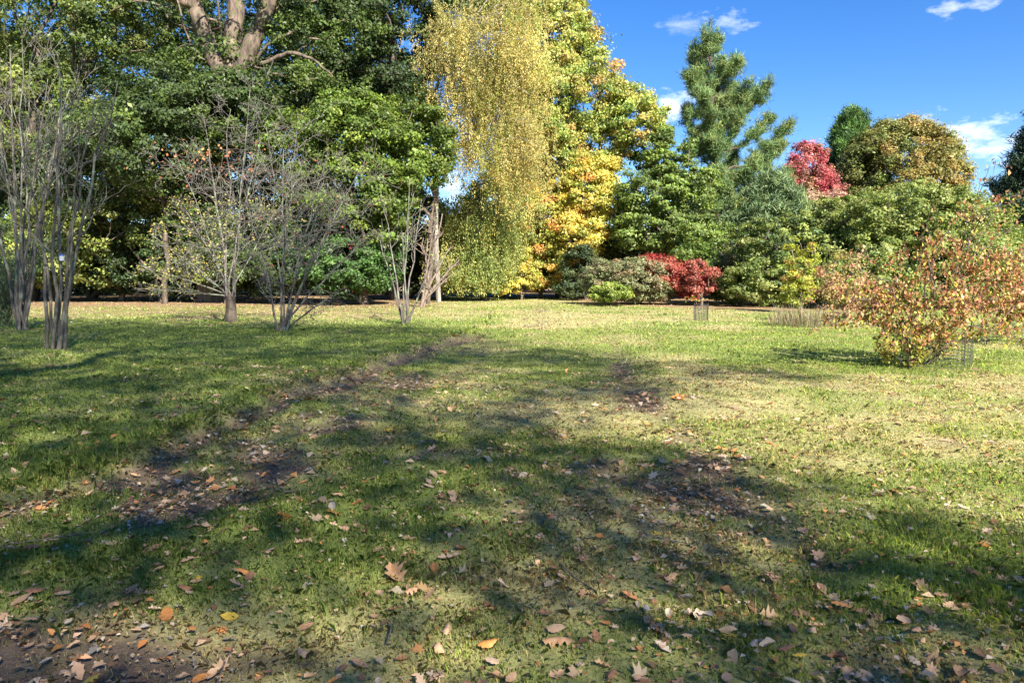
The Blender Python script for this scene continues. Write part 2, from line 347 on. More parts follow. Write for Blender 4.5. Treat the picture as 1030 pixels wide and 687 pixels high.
# grass blades: one turf, nobody could count it
def blades(y0, y1, dens, h, wd, wide=.78):
    area = wide * (y1 ** 2 - y0 ** 2) + 2 * (y1 - y0); n = int(area * dens)
    y = np.sqrt(rng.random(n) * (y1 ** 2 - y0 ** 2) + y0 ** 2); x = (rng.random(n) * 2 - 1) * (wide * y + 1)
    so, dr, li = ground_masks(x, y)
    tuft = fbm(x + 5, y + 5, 3, 3.0); tuft2 = fbm(x - 8, y + 3, 3, 9.0)
    keep = rng.random(n) < np.clip((1 - so * .86) * (1 - li * .93) * np.clip(.25 + 1.5 * tuft2, .2, 1), 0, 1)
    x, y, so, dr, tuft, tuft2 = [a[keep] for a in (x, y, so, dr, tuft, tuft2)]; n = len(x)
    isdry = rng.random(n) < np.clip(dr * .85 + .08 + so * .3, 0, .93)
    hh = h * np.exp(rng.normal(0, .35, n)) * (.55 + .9 * tuft) * np.where(isdry, .8, 1)
    xe = np.interp(y, [2, 6.1, 9.2, 11.3, 17, 20.5, 28], [-3.7, -3.35, -3.15, -2.8, -1.95, -1.1, -.7]) + .35 * (fbm(y, y * 0, 3, .9) - .5)
    hh = hh * (1 + .7 * np.exp(-((x - xe + .15) / .22) ** 2))
    ang = rng.random(n) * 2 * math.pi; lean = np.clip(np.abs(rng.normal(.55, .45, n)), 0, 1.6) + np.where(isdry, .45, 0)
    flow = np.stack([np.cos(ang), np.sin(ang), 0 * ang], 1); side = np.stack([-np.sin(ang + rng.normal(0, .6, n)), np.cos(ang), 0 * ang], 1)
    b = np.stack([x, y, zt(x, y) - .012 - .015 * so], 1)
    tip = b + flow * (hh * np.sin(lean))[:, None] + np.array([0, 0, 1]) * (hh * np.cos(lean)).clip(.006)[:, None]
    midp = b + flow * (hh * .35 * np.sin(lean))[:, None] + np.array([0, 0, 1]) * (hh * .62 * np.cos(lean * .6))[:, None]
    w = (wd * (.6 + .8 * rng.random(n)))[:, None]
    g = pick([(.20, .29, .065), (.26, .35, .08), (.35, .41, .12), (.15, .23, .05)], n, [3, 3, 2, 2]); s = pick([(.56, .48, .25), (.46, .38, .18), (.38, .28, .14), (.62, .56, .34)], n, [3, 3, 2, 1])
    gdry = fbm(x + 3, y - 3, 3, .8)[:, None]
    g = g * (.8 + .5 * gdry) + np.array([.05, .02, 0]) * gdry
    col = jitter(np.where(isdry[:, None], s, g), .2, .06)
    return b, midp, tip, side, w, col
V = []; Fq = []; Cc = []; base = 0
for (y0, y1, dn, h, w) in [(1.6, 4.5, 14500, .036, .002), (4.5, 8, 7500, .038, .0028), (8, 14, 2500, .04, .005), (14, 24, 640, .045, .0105), (24, 42, 130, .055, .026), (42, 66, 26, .06, .05)]:
    b, m, t, sd, w, col = blades(y0, y1, dn, h, w)
    nn = len(b)
    vv = np.stack([b - sd * w * .5, b + sd * w * .5, m + sd * w * .42, t, m - sd * w * .42], 1).reshape(-1, 3)
    V.append(vv); Cc.append(np.repeat(col, 5, axis=0)); k = base + np.arange(nn)[:, None] * 5
    Fq.append(k + np.array([[0, 1, 2, 3, 4]])); base += nn * 5
gv = np.concatenate(V); print('grass blades', len(gv) // 5)
tag(link('grass', mesh_np('grass', gv, np.concatenate(Fq), 5, GRASS, np.concatenate(Cc))), 'mown autumn lawn grass, green mixed with straw coloured dry blades', 'grass', kind='stuff')

# ================================================================== TREES BEHIND THE VIEWER (they throw the shade on the lawn)
def shade_amount(gx, gy):
    px, py = proj(gx, np.maximum(gy, .9))
    poly = [(-600, 321), (0, 321), (110, 322), (400, 326), (455, 331), (490, 342), (510, 352), (560, 352), (620, 357), (662, 368), (640, 384), (622, 395), (600, 402), (578, 400), (562, 408), (575, 428), (604, 456), (690, 458),
            (735, 462), (775, 487), (830, 507), (900, 527), (1030, 552), (1300, 610), (3000, 900), (3000, 9000), (-3000, 9000), (-3000, 321)]
    poly = np.array(poly, float); ins = np.zeros(px.shape, bool)
    x1, y1 = poly[:, 0], poly[:, 1]; x2, y2 = np.roll(x1, -1), np.roll(y1, -1)
    for a, b, c, d in zip(x1, y1, x2, y2):
        cond = ((b > py) != (d > py)) & (px < (c - a) * (py - b) / (d - b + 1e-9) + a); ins ^= cond
    s = ins.astype(float)
    e = lambda *a: ell(px, py, *a)
    s = np.maximum(s, np.maximum(1.1 * e(735, 378, 62, 11), .6 * e(718, 412, 40, 9)))
    s = np.maximum(s, .6 * e(645, 400, 34, 24))
    for a in [(547, 371, 26, 5), (480, 400, 34, 8), (470, 379, 55, 6), (62, 364, 36, 6), (250, 377, 32, 4), (236, 397, 34, 4), (272, 490, 26, 16), (340, 590, 38, 22), (470, 632, 58, 30), (530, 600, 34, 12),
              (165, 640, 38, 28), (20, 520, 24, 9), (430, 682, 40, 16), (586, 425, 22, 14), (360, 365, 26, 4), (140, 372, 22, 4), (945, 590, 20, 8), (400, 346, 30, 3), (60, 480, 20, 5), (690, 560, 16, 6), (300, 344, 24, 3)]:
        s = s - 1.7 * ell(px, py, a[0], a[1], a[2] * 1.12, a[3] * 1.15)
    return np.where(gy < 1.0, 1.0, s)
hx, hy = SD[0] / SD[2], SD[1] / SD[2]
def shades(pos):
    gx, gy = pos[:, 0] - hx * pos[:, 2], pos[:, 1] - hy * pos[:, 2]
    wx, wy = (fbm(gx, gy, 3, .8) - .5) * 1.6, (fbm(gx + 50, gy + 9, 3, .8) - .5) * (1.6 + .13 * np.abs(gy))
    sp_ = .05 + .045 * np.abs(gy); jx, jy = rng.normal(0, 1, len(gx)) * sp_, rng.normal(0, 1, len(gx)) * sp_ * 1.4
    fringe = (shade_amount(gx + wx + jx, (gy + wy * 1.5) * .84 - .3) > .5) & (rng.random(len(gx)) < .30) & (fbm(gx + 9, gy, 3, 1.1) > .5) & (gx > -1)
    return (shade_amount(gx + wx + jx, gy + wy + jy) > .5) | fringe
CROWNS = [(6.5, -10.5, 14), (7.5, -5, 21), (-2.5, -9, 16), (-12, -8, 17), (-9.5, 2.5, 18)]
def seed_clumps():
    """leaf clumps of the five crowns, spread evenly over the part of the lawn they shade"""
    n = 16000; gx = rng.uniform(-36, 9, n); gy = rng.uniform(-4, 35, n); k = (np.abs(gx) < .85 * np.maximum(gy, 0) + 5.5); gx, gy = gx[k], gy[k]
    k = (shade_amount(gx, gy) > .3) & (rng.random(len(gx)) < .42); gx, gy = gx[k], gy[k]; best = np.full(len(gx), 1e9); bz = np.zeros(len(gx)); bt = np.zeros(len(gx), int)
    for z in np.arange(7, 27, .8):
        zz = z + rng.uniform(-.4, .4, len(gx)); x, y = gx + hx * zz, gy + hy * zz; seen = (y > 1) & (zz - CAM_Z < .5 * y + 2)
        for t_, (cx, cy, cz) in enumerate(CROWNS):
            d = ((x - cx) ** 2 + (y - cy) ** 2) / 49 + (zz - cz) ** 2 / 36 + seen * 50 + rng.uniform(0, .5, len(gx)); m = d < best; best[m] = d[m]; bz[m] = zz[m]; bt[m] = t_
    ok = best < 20; return np.stack([gx + hx * bz, gy + hy * bz, bz], 1)[ok], bt[ok]
SEEDS, SEED_T = seed_clumps(); print('shade clumps', len(SEEDS), np.bincount(SEED_T))
def shade_tree(name, label, base, top, r0, which, pal):
    base = np.array(base, float); root = thing(name, label, 'tree', base, 'tall trees behind the viewer')
    C = SEEDS[SEED_T == which]
    tr = [base + (np.array(top) - base) * (i / 6) for i in range(7)]
    A, par = mst(tr, C, .5); tube_obj('trunk', skeleton_polys(A, par, r0, .01, .95, trunk_n=7), BK_OAK, root, 6, base)
    v, f, c = crown_leaves(C, 1.9, 230, .15, pal, None, flat=.7, aspect=.75)
    v4 = v.reshape(-1, 4, 3); soft = np.mean([shades(v4.mean(1)) for _ in range(6)], axis=0)
    SHADE.append((root, base, v4, c.reshape(-1, 4, 3), soft))
SHADE = []
def finish_shade(target=200):
    """thin the leafy crowns so that about a fifth of the sun filters through them"""
    ctr = [q_[2].mean(1) for q_ in SHADE]; g = [np.stack([q[:, 0] - hx * q[:, 2], q[:, 1] - hy * q[:, 2]], 1) for q in ctr]
    al = np.concatenate(g); cell = .6; x0, y0 = al.min(0); nx_, ny_ = (np.ceil((al.max(0) - al.min(0)) / cell).astype(int) + 1)
    H, _, _ = np.histogram2d(al[:, 0], al[:, 1], bins=[nx_, ny_], range=[[x0, x0 + nx_ * cell], [y0, y0 + ny_ * cell]]); H = H / cell ** 2
    for _ in range(1):
        Hp = np.pad(H, 1, mode='edge'); H = (Hp[:-2, 1:-1] + Hp[2:, 1:-1] + Hp[1:-1, :-2] + Hp[1:-1, 2:] + 2 * Hp[1:-1, 1:-1]) / 6
    for (root, base, v, c, soft), gg in zip(SHADE, g):
        ii = ((gg - [x0, y0]) / cell).astype(int); d_ = H[ii[:, 0].clip(0, nx_ - 1), ii[:, 1].clip(0, ny_ - 1)]
        t = target * (.8 + .4 * fbm(gg[:, 0], gg[:, 1], 3, .7)) * soft ** 1.3; k = rng.random(len(gg)) < t / np.maximum(d_, 1)
        vv = v[k].reshape(-1, 3); link('crown', mesh_np('crown', vv - base, np.arange(len(vv)), 4, LEAF, c[k].reshape(-1, 3)), root)
def gc(gx, gy, z): return (gx + hx * z, gy + hy * z, z)
shade_tree('oak_tree', 'broad oak behind and right of the viewer, throwing shade over the near lawn', (2, -11, 0), (2.5, -11, 13), .4, 0, GREEN)
shade_tree('beech_tree', 'tall beech just behind the viewer whose high crown shades the middle of the lawn', (-.6, -5.5, 0), (-.4, -5.5, 17), .27, 1, OLIVE)
shade_tree('oak_tree', 'oak with a high rounded crown directly behind the viewer', (-3.5, -9, 0), (-3, -9, 15), .4, 2, GREEN)
shade_tree('oak_tree', 'oak behind and well left of the viewer', (-12, -8, 0), (-12, -8, 15), .4, 3, GREEN)
shade_tree('beech_tree', 'beech at the left of the viewer, crown high above the left lawn', (-11, 4, 0), (-10, 3, 16), .35, 4, GREEN)
finish_shade()

# ================================================================== LEFT WOODLAND
def tr_(*a, **k): return tree(*a, **k)
# great oak with three heavy limbs
ob = P(214, 280, 50); ob[2] = 0
oak = thing('oak_tree', 'massive old oak with three thick bare limbs forking at the top left of the view', 'tree', ob)
fork = P(232, 74, 50)
def limb(pts, r):
    pts = np.array(pts); k = len(pts); t = np.linspace(0, k - 1, k * 5)
    q = np.stack([np.interp(t, range(k), pts[:, i]) for i in range(3)], 1)
    kern = np.array([.25, .5, .25])
    for _ in range(4):
        q[1:-1] = q[:-2] * .25 + q[1:-1] * .5 + q[2:] * .25
    q[1:-1] += rng.normal(0, .05, (len(q) - 2, 3)); rr = np.interp(t, range(k), r); return (q, rr * (1 + rng.normal(0, .06, len(q))))
polys = [limb([ob - [0, 0, .2], P(214, 250, 50), P(212, 190, 50), P(224, 120, 50), P(230, 68, 50)], [1.15, .85, .8, .85, .8]),
         limb([P(228, 85, 50), P(214, 55, 49.8), P(203, 28, 49.6), P(195, 4, 49.4), P(188, -30, 49)], [.62, .62, .5, .47, .42]),
         limb([P(232, 85, 50), P(233, 50, 50.4), P(237, 20, 50.8), P(238, -30, 51)], [.7, .6, .55, .5]),
         limb([P(236, 85, 50), P(250, 55, 49.7), P(261, 28, 49.6), P(270, 0, 49.5), P(282, -30, 49)], [.62, .58, .52, .45, .4]),
         limb([P(240, 60, 50), P(262, 66, 49), P(290, 52, 48.5), P(318, 60, 48), P(335, 78, 48)], [.2, .15, .13, .09, .05]),
         limb([P(196, 5, 49.4), P(170, -2, 49), P(140, -14, 48)], [.34, .3, .25]),
         ]
tube_obj('trunk', polys, BK_OAK, oak, 12, ob)
lb = [lobe(215, 62, 50, 16, 48.6, 9), lobe(262, 30, 22, 26, 48.8, 5), lobe(235, -12, 120, 26, 51, 60), lobe(140, 20, 50, 40, 54, 45), lobe(330, 40, 60, 45, 53, 60), lobe(235, 20, 70, 50, 57, 60), lobe(300, 90, 45, 25, 50, 30)]
C = np.concatenate([sample_lobe(q) for q in lb])
A, par = mst([P(230, 68, 50), P(237, 20, 50.8), P(238, -30, 51)], C, .4); tube_obj('limb', skeleton_polys(A, par, .35, .03, trunk_n=3), BK_OAK, oak, 5, ob)
v, f, c = crown_leaves(C, 1.25, 130, .24, GREEN + DKGREEN[:1], None)
link('crown', mesh_np('crown', v - ob, f, 4, LEAF, c), oak)

D = .24
tr_('beech_tree', 'tall yellowing green tree at the far left, its crown reaching past the top edge', 'tree', 30, 54, P(40, 60, 54), [lobe(50, 25, 95, 55, 54, 130), lobe(-40, 90, 90, 120, 55, 110), lobe(30, 115, 70, 50, 52, 80)], 1.25, 130, D,
    GREEN + OLIVE, [3, 3, 2, 2, 2, 2], r0=.5, bark=BK_DARK)
tr_('hazel_tree', 'wide spreading green tree behind the bare shrubs on the left', 'tree', 165, 47, P(165, 180, 47), [lobe(150, 150, 80, 42, 46, 120), lobe(95, 170, 55, 60, 48, 80), lobe(215, 125, 70, 38, 47, 90), lobe(165, 110, 55, 30, 48, 40), lobe(232, 100, 40, 24, 47, 50), lobe(150, 85, 50, 26, 48, 40)],
    1.1, 150, .21, GREEN + DKGREEN, [2, 2, 3, 2, 3, 2], r0=.18, extra_trunks=())
tr_('hazel_tree', 'low yellow green hazel hanging over the dark hollow', 'tree', 120, 51, P(120, 240, 51), [lobe(125, 225, 75, 35, 50, 90), lobe(195, 225, 45, 35, 50, 55), lobe(60, 235, 45, 35, 51, 50), lobe(190, 270, 30, 16, 50, 22), lobe(95, 262, 38, 26, 50, 50), lobe(222, 262, 34, 30, 48.3, 60)],
    .95, 110, .2, YELGRN + OLIVE, [1, 2, .5, 4, 4, 5], r0=.2)
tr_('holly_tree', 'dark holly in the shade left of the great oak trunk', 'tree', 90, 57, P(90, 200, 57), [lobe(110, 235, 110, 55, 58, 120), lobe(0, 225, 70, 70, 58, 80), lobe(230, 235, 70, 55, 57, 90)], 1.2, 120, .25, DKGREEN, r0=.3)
tr_('maple_tree', 'bright lime green tree beside the oak, lit on its rounded clumps', 'tree', 366, 45, P(355, 200, 45), [lobe(350, 130, 46, 38, 44, 75), lobe(345, 185, 58, 42, 44.5, 100), lobe(395, 165, 30, 36, 44, 40), lobe(300, 150, 40, 36, 46, 50), lobe(385, 215, 26, 34, 44, 34)],
    .95, 170, .19, LIME + GREEN, [4, 4, 2, 3, 3, 1], r0=.3, clumpvar=.26)
tr_('yew_tree', 'dark evergreen tree between the great oak and the golden birch', 'tree', 395, 56, P(395, 60, 56), [lobe(385, 40, 62, 62, 56, 140), lobe(330, 95, 55, 40, 55, 60), lobe(450, 12, 36, 34, 55, 45), lobe(395, 115, 40, 45, 54, 50), lobe(330, -5, 50, 35, 58, 50)],
    1.15, 150, .24, DKGREEN + GREEN[:1], [3, 3, 2, 2], r0=.5)
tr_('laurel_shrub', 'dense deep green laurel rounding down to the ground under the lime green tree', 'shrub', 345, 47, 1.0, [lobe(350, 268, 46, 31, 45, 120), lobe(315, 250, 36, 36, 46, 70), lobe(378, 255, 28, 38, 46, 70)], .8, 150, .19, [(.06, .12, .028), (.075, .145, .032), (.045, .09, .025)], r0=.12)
tr_('birch_tree', 'slender green tree with several dark leaning stems left of the golden birch', 'tree', 430, 47, P(437, 200, 47), [lobe(425, 140, 36, 36, 46.5, 70), lobe(440, 175, 18, 14, 46, 10), lobe(405, 190, 16, 22, 47, 14), lobe(418, 115, 30, 20, 48, 30)], .85, 130, .18, LIME + GREEN, [4, 3, 3, 3, 2, 1], r0=.15, bark=BK_DARK)
root = bpy.context.scene.objects[-1] if False else None
# willowy grey-green shrub at the left edge
sb = P(4, 280, 24); sb[2] = 0
ws = thing('willow_shrub', 'feathery grey green willow leaning in at the left edge behind the bare shrubs', 'shrub', sb)
ns = 70; a0 = rng.random(ns) * 2 * math.pi; poly = []; lv = []
for i in range(ns):
    h = rng.uniform(1.6, 3.4); r_ = rng.uniform(.4, 2.2); t = np.linspace(0, 1, 8)[:, None]; dr = np.array([math.cos(a0[i]), math.sin(a0[i]), 0])
    pts = sb + dr * r_ * t ** 1.6 + np.array([0, 0, 1]) * h * (t * 1.3 - .3 * t ** 3); poly.append((pts, np.linspace(.014, .004, 8)))
    k = 150; u = rng.random(k) ** .7; q = np.stack([np.interp(u, t[:, 0], pts[:, j]) for j in range(3)], 1) + rng.normal(0, .12, (k, 3)); lv.append(q)
tube_obj('stems', poly, BK_TAN, ws, 4, sb)
lv = np.concatenate(lv); v, f, c = leaf_quads(lv, unit(rdir(len(lv)) + [0, -.3, .4]), .13, jitter(pick([(.10, .15, .07), (.15, .20, .10), (.07, .12, .06)], len(lv)), .2), .18, axis=np.array([0, 0, 1.0]))
link('crown', mesh_np('crown', v - sb, f, 4, LEAF, c), ws)
# undergrowth and far wood that reads as one mass
def mass(name, label, segs, leaf, pal, cr, nleaf):
    Cs = np.concatenate([sample_lobe(s, .3) for s in segs]); Cs = Cs[Cs[:, 2] > .1]
    v, f, c = crown_leaves(Cs, cr, nleaf, leaf, pal, None, flat=.8)
    v[:, 2] = np.maximum(v[:, 2], .02)
    o = link(name, mesh_np(name, v, f, 4, LEAF, c)); return tag(o, label, 'woodland', kind='stuff')
tr_('hazel_shrub', 'dark green hazel bush hiding the foot of the great oak', 'shrub', 226, 47.5, 1.2, [lobe(222, 255, 34, 34, 47.8, 90), lobe(252, 272, 34, 22, 47.5, 60), lobe(200, 225, 30, 26, 48, 40)], .8, 130, .19, DKGREEN + GREEN[:1], r0=.12)
tr_('hazel_shrub', 'green hazel bush between the laurel and the bare trees', 'shrub', 290, 48, 1.2, [lobe(290, 265, 36, 30, 46.5, 100), lobe(285, 225, 36, 28, 48, 60)], .8, 130, .19, GREEN + DKGREEN[:1], r0=.12)
tr_('hazel_shrub', 'shaded yellow green bush behind the nearest bare shrub', 'shrub', 50, 50, 1.2, [lobe(45, 262, 44, 30, 50, 80), lobe(-5, 255, 44, 34, 50, 60)], .85, 130, .2, GREEN + YELGRN[:2], r0=.12)
tr_('holly_shrub', 'low dark holly in the hollow between the bare trees and the far left shrubs', 'shrub', 160, 50, 1.0, [lobe(160, 262, 46, 34, 50, 130), lobe(115, 268, 30, 26, 51, 60)], .8, 130, .19, [(.035, .06, .02), (.05, .08, .024)], r0=.12)
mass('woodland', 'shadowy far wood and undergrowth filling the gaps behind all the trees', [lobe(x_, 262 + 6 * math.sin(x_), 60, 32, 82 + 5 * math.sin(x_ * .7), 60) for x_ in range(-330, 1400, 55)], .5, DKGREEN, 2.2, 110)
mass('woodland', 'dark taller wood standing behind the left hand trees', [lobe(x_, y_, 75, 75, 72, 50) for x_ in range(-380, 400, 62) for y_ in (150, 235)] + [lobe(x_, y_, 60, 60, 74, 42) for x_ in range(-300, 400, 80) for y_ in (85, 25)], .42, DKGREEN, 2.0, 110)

# ================================================================== CENTRE
tr_('alder_tree', 'plain green tree behind the weeping birch and the weeping olive tree', 'tree', 500, 64, P(500, 180, 64), [lobe(505, 215, 42, 44, 64, 90), lobe(535, 255, 36, 30, 64, 70), lobe(475, 250, 36, 30, 64, 60)], 1.15, 120, .24, GREEN + YELGRN[:2], r0=.3)
tr_('alder_tree', 'dark green tree behind the small yew and the golden maple', 'tree', 600, 66, P(600, 230, 66), [lobe(600, 262, 46, 24, 66, 80), lobe(560, 270, 30, 22, 66, 50)], 1.15, 120, .24, DKGREEN, r0=.25)
tr_('holly_tree', 'dark holly between the lime green tree and the slender dark stemmed tree', 'tree', 408, 60, P(408, 240, 60), [lobe(408, 235, 42, 50, 60, 120), lobe(440, 262, 34, 28, 60, 60)], 1.15, 120, .24, DKGREEN + GREEN[:1], r0=.25)
tr_('holly_tree', 'dark holly behind the foot of the tall pine', 'tree', 720, 66, P(720, 240, 66), [lobe(712, 240, 46, 40, 66, 100)], 1.15, 120, .24, DKGREEN, r0=.25)
# golden weeping birch: leaves hang in strands
bb = P(441, 280, 50); bb[2] = 0
bt = thing('weeping_birch', 'golden brown weeping birch with a white trunk and hanging strands, left of the sunlit gap', 'tree', bb)
lb = [lobe(494, 40, 52, 50, 48, 120), lobe(462, 60, 28, 44, 48, 40), lobe(508, 90, 38, 50, 48, 80), lobe(476, 105, 30, 36, 47.5, 40), lobe(520, 150, 30, 34, 48, 36), lobe(490, 140, 26, 30, 48, 26)]
C = np.concatenate([sample_lobe(dict(q, n=int(q['n'] * .8)), .2) for q in lb])
A, par = mst([bb, P(438, 230, 50), P(440, 150, 50), P(437, 95, 49.5), P(446, 70, 49), P(470, 30, 48.5), P(490, 0, 48.5)], C, .4); tube_obj('trunk', skeleton_polys(A, par, .19, .025, trunk_n=7), BK_WHITE, bt, 6, bb)
idx = rng.choice(len(C), len(C) * 13, p=(lambda w: w / w.sum())(rng.random(len(C)) ** 1.5)); ns = len(idx); st = C[idx] + rng.normal(0, .75, (ns, 3)); ln = rng.uniform(.5, 2.6, ns)
k = 40; u = rng.random((ns, k)); sw = rng.normal(0, .3, (ns, 2, 1)); q = st[:, None, :] + np.stack([rng.normal(0, .075, (ns, k)) + sw[:, 0] * u ** 2, rng.normal(0, .075, (ns, k)) + sw[:, 1] * u ** 2, -u * ln[:, None]], -1); q = q.reshape(-1, 3)
ccol = pick(GOLD + [(.3, .33, .08)], len(C), [4, 4, 2, 1.5])[idx]; ccol = np.repeat(ccol, k, axis=0)
v, f, c = leaf_quads(q, unit(rdir(len(q)) + [0, -.5, .2]), .105, jitter(ccol * np.exp(rng.normal(0, .22, (len(C), 1)))[np.repeat(idx, k)], .14), .6, axis=np.array([0, 0, 1.0]))
link('crown', mesh_np('crown', v - bb, f, 4, LEAF, c), bt)
# lower weeping willow-like tree
wb = P(486, 280, 53); wb[2] = 0
wt = thing('weeping_willow', 'olive yellow weeping tree drooping to the grass below the golden birch', 'tree', wb)
lb = [lobe(488, 232, 34, 34, 52, 70), lobe(460, 218, 28, 28, 53, 36), lobe(482, 268, 28, 16, 51.5, 34), lobe(453, 262, 18, 20, 52, 20), lobe(512, 212, 20, 24, 54, 22)]
C = np.concatenate([sample_lobe(q, .35) for q in lb]); A, par = mst([wb, wb + [0, 0, 2], wb + [.2, 0, 4]], C, .4); tube_obj('trunk', skeleton_polys(A, par, .25, .025, trunk_n=3), BK_DARK, wt, 6, wb)
idx = np.repeat(np.arange(len(C)), 11); ns = len(idx); st = C[idx] + rng.normal(0, .45, (ns, 3)); ln = rng.uniform(.6, 2.0, ns); k = 30; u = rng.random((ns, k))
q = (st[:, None, :] + np.stack([rng.normal(0, .09, (ns, k)) + rng.normal(0, .3, (ns, 1)) * u, rng.normal(0, .09, (ns, k)), -u * ln[:, None]], -1)).reshape(-1, 3); kq = q[:, 2] > .1 + .9 * fbm(q[:, 0] * 2.5, q[:, 1] * 2.5, 2); 
ccol = np.repeat(pick([(.32, .34, .10), (.40, .39, .12), (.22, .27, .08)], len(C))[idx], k, axis=0); q = q[kq]; ccol = ccol[kq]
v, f, c = leaf_quads(q, unit(rdir(len(q)) + [0, -.5, .2]), .15, jitter(ccol, .22), .5, axis=np.array([0, 0, 1.0])); link('crown', mesh_np('crown', v - wb, f, 4, LEAF, c), wt)

tr_('tulip_tree', 'tall yellow green tree turning orange at its branch tips, centre of the view', 'tree', 563, 60, P(562, 20, 60), [lobe(558, 45, 44, 52, 60, 170), lobe(575, 95, 56, 46, 60, 170), lobe(634, 118, 36, 30, 59, 90), lobe(545, 100, 40, 60, 58, 110), lobe(545, 150, 46, 46, 60, 130), lobe(535, 5, 50, 26, 61, 60), lobe(500, 8, 40, 20, 62, 40), lobe(600, 145, 32, 30, 60, 60), lobe(520, 170, 36, 30, 61, 50)],
    1.0, 140, .21, [(.33, .36, .09), (.25, .32, .07), (.42, .40, .11), (.44, .36, .11), (.48, .29, .11), (.18, .26, .06)], [4, 4, 3, 2, 1.2, 3], part='crown', up=.2, r0=.45, bark=BK_DARK, leafvar=.25, hue=.12, clumpvar=.15)
tr_('maple_tree', 'golden yellow maple glowing at the edge of the blue sky gap', 'tree', 590, 57, P(592, 200, 57), [lobe(592, 195, 27, 40, 56, 110), lobe(580, 235, 32, 28, 56, 75), lobe(606, 170, 16, 18, 56, 16), lobe(565, 205, 22, 26, 57, 30)], .9, 150, .19, YELLOW + ORANGE[:1] + YELGRN[:2], [4, 4, 4, .6, 2, 2], r0=.22)
tr_('maple_tree', 'orange and green maple low in the middle, above the end of the grass ride', 'tree', 545, 58, P(545, 240, 58), [lobe(538, 225, 28, 40, 57, 90), lobe(548, 265, 26, 30, 57, 80), lobe(515, 190, 24, 30, 58, 50)], .85, 130, .18, ORANGE + YELGRN + GREEN, [2, 2, 1, 3, 3, 2, 2, 2, 2], r0=.2, clumpvar=.25)
tr_('maple_tree', 'small yellow green maple with low orange leaves beside the dark gap', 'tree', 524, 55, 1.5, [lobe(524, 272, 18, 22, 55, 40), lobe(512, 285, 14, 12, 54.5, 18)], .6, 110, .16, YELGRN + YELLOW, r0=.1)
tr_('yew_shrub', 'grey green yew at the right of the dark gap at the far end', 'shrub', 582, 55, 2, [lobe(584, 272, 19, 26, 54, 60), lobe(574, 290, 14, 10, 54, 18)], .6, 130, .15, [(.06, .09, .04), (.09, .12, .05), (.045, .07, .03)], r0=.12)
tr_('alder_tree', 'mid green tree filling behind the golden maple with blue sky gaps', 'tree', 625, 60, P(622, 220, 60), [lobe(612, 225, 26, 34, 60, 50), lobe(640, 250, 30, 22, 59, 40), lobe(600, 262, 24, 20, 59, 36), lobe(650, 158, 16, 20, 61, 12)], .95, 130, .2, GREEN + DKGREEN[:1], r0=.22)
tr_('chestnut_tree', 'fresh green broadleaf tree in layered sprays at the left foot of the pine', 'tree', 668, 55, P(668, 170, 55), [lobe(672, 155, 26, 26, 55, 36), lobe(655, 192, 36, 24, 54, 50), lobe(690, 190, 30, 26, 54.5, 40), lobe(665, 232, 52, 20, 54, 70), lobe(700, 240, 36, 24, 54, 45), lobe(640, 215, 20, 16, 54, 16)],
    .85, 150, .21, [(.16, .22, .05), (.20, .27, .06), (.11, .16, .04)], r0=.28, clumpvar=.22, flat=.45)
# Scots-type pine with upswept limbs
pb = P(722, 280, 60); pb[2] = 0
pine = thing('pine_tree', 'tall green pine with upswept limbs rising alone against the blue sky', 'tree', pb)
ptop = P(714, 22, 60); H = ptop[2]; poly = [limb([pb, pb + (ptop - pb) * .3 + [.3, 0, 0], pb + (ptop - pb) * .65, ptop], [.42, .34, .2, .04])]; tips = []
# limbs: (height px on trunk, end px, end py, depth offset)
ends = [(60, 745, 62, -1), (55, 700, 48, 1), (80, 690, 75, -1), (85, 738, 88, 1), (100, 690, 108, 0), (95, 762, 92, 1), (110, 775, 85, -1.5), (125, 692, 150, -2), (130, 778, 118, 1), (150, 798, 122, 0), (165, 790, 145, -1), (150, 700, 135, 2), (140, 745, 115, -2.5),
        (175, 760, 165, -3), (185, 690, 185, -2), (190, 795, 172, 1), (195, 780, 195, -2.5), (205, 805, 200, 0), (210, 745, 205, -4), (215, 690, 215, -3), (220, 775, 225, -3), (225, 815, 215, 1), (228, 730, 232, -4), (170, 740, 150, 3), (120, 730, 105, 3), (200, 760, 190, 4),
        (40, 722, 40, .5), (48, 709, 36, -.5), (70, 726, 60, -1), (72, 706, 66, 0), (235, 790, 240, -2), (232, 700, 240, -3), (240, 760, 245, -4), (160, 720, 140, -3), (180, 725, 170, -4), (145, 712, 128, -2.5), (215, 835, 225, 2), (225, 828, 235, -1)]
for _ in range(20):
    ey = rng.uniform(55, 250); R_ = np.interp(ey, [40, 60, 90, 130, 200, 250], [10, 24, 48, 66, 84, 70]); Lf = np.interp(ey, [40, 60, 110, 200], [8, 26, 32, 34])
    ex = 716 + rng.uniform(-Lf, R_) ; ends.append((min(ey + abs(ex - 716) * .45 + 8, 246), ex, ey, rng.normal(0, 2.2)))
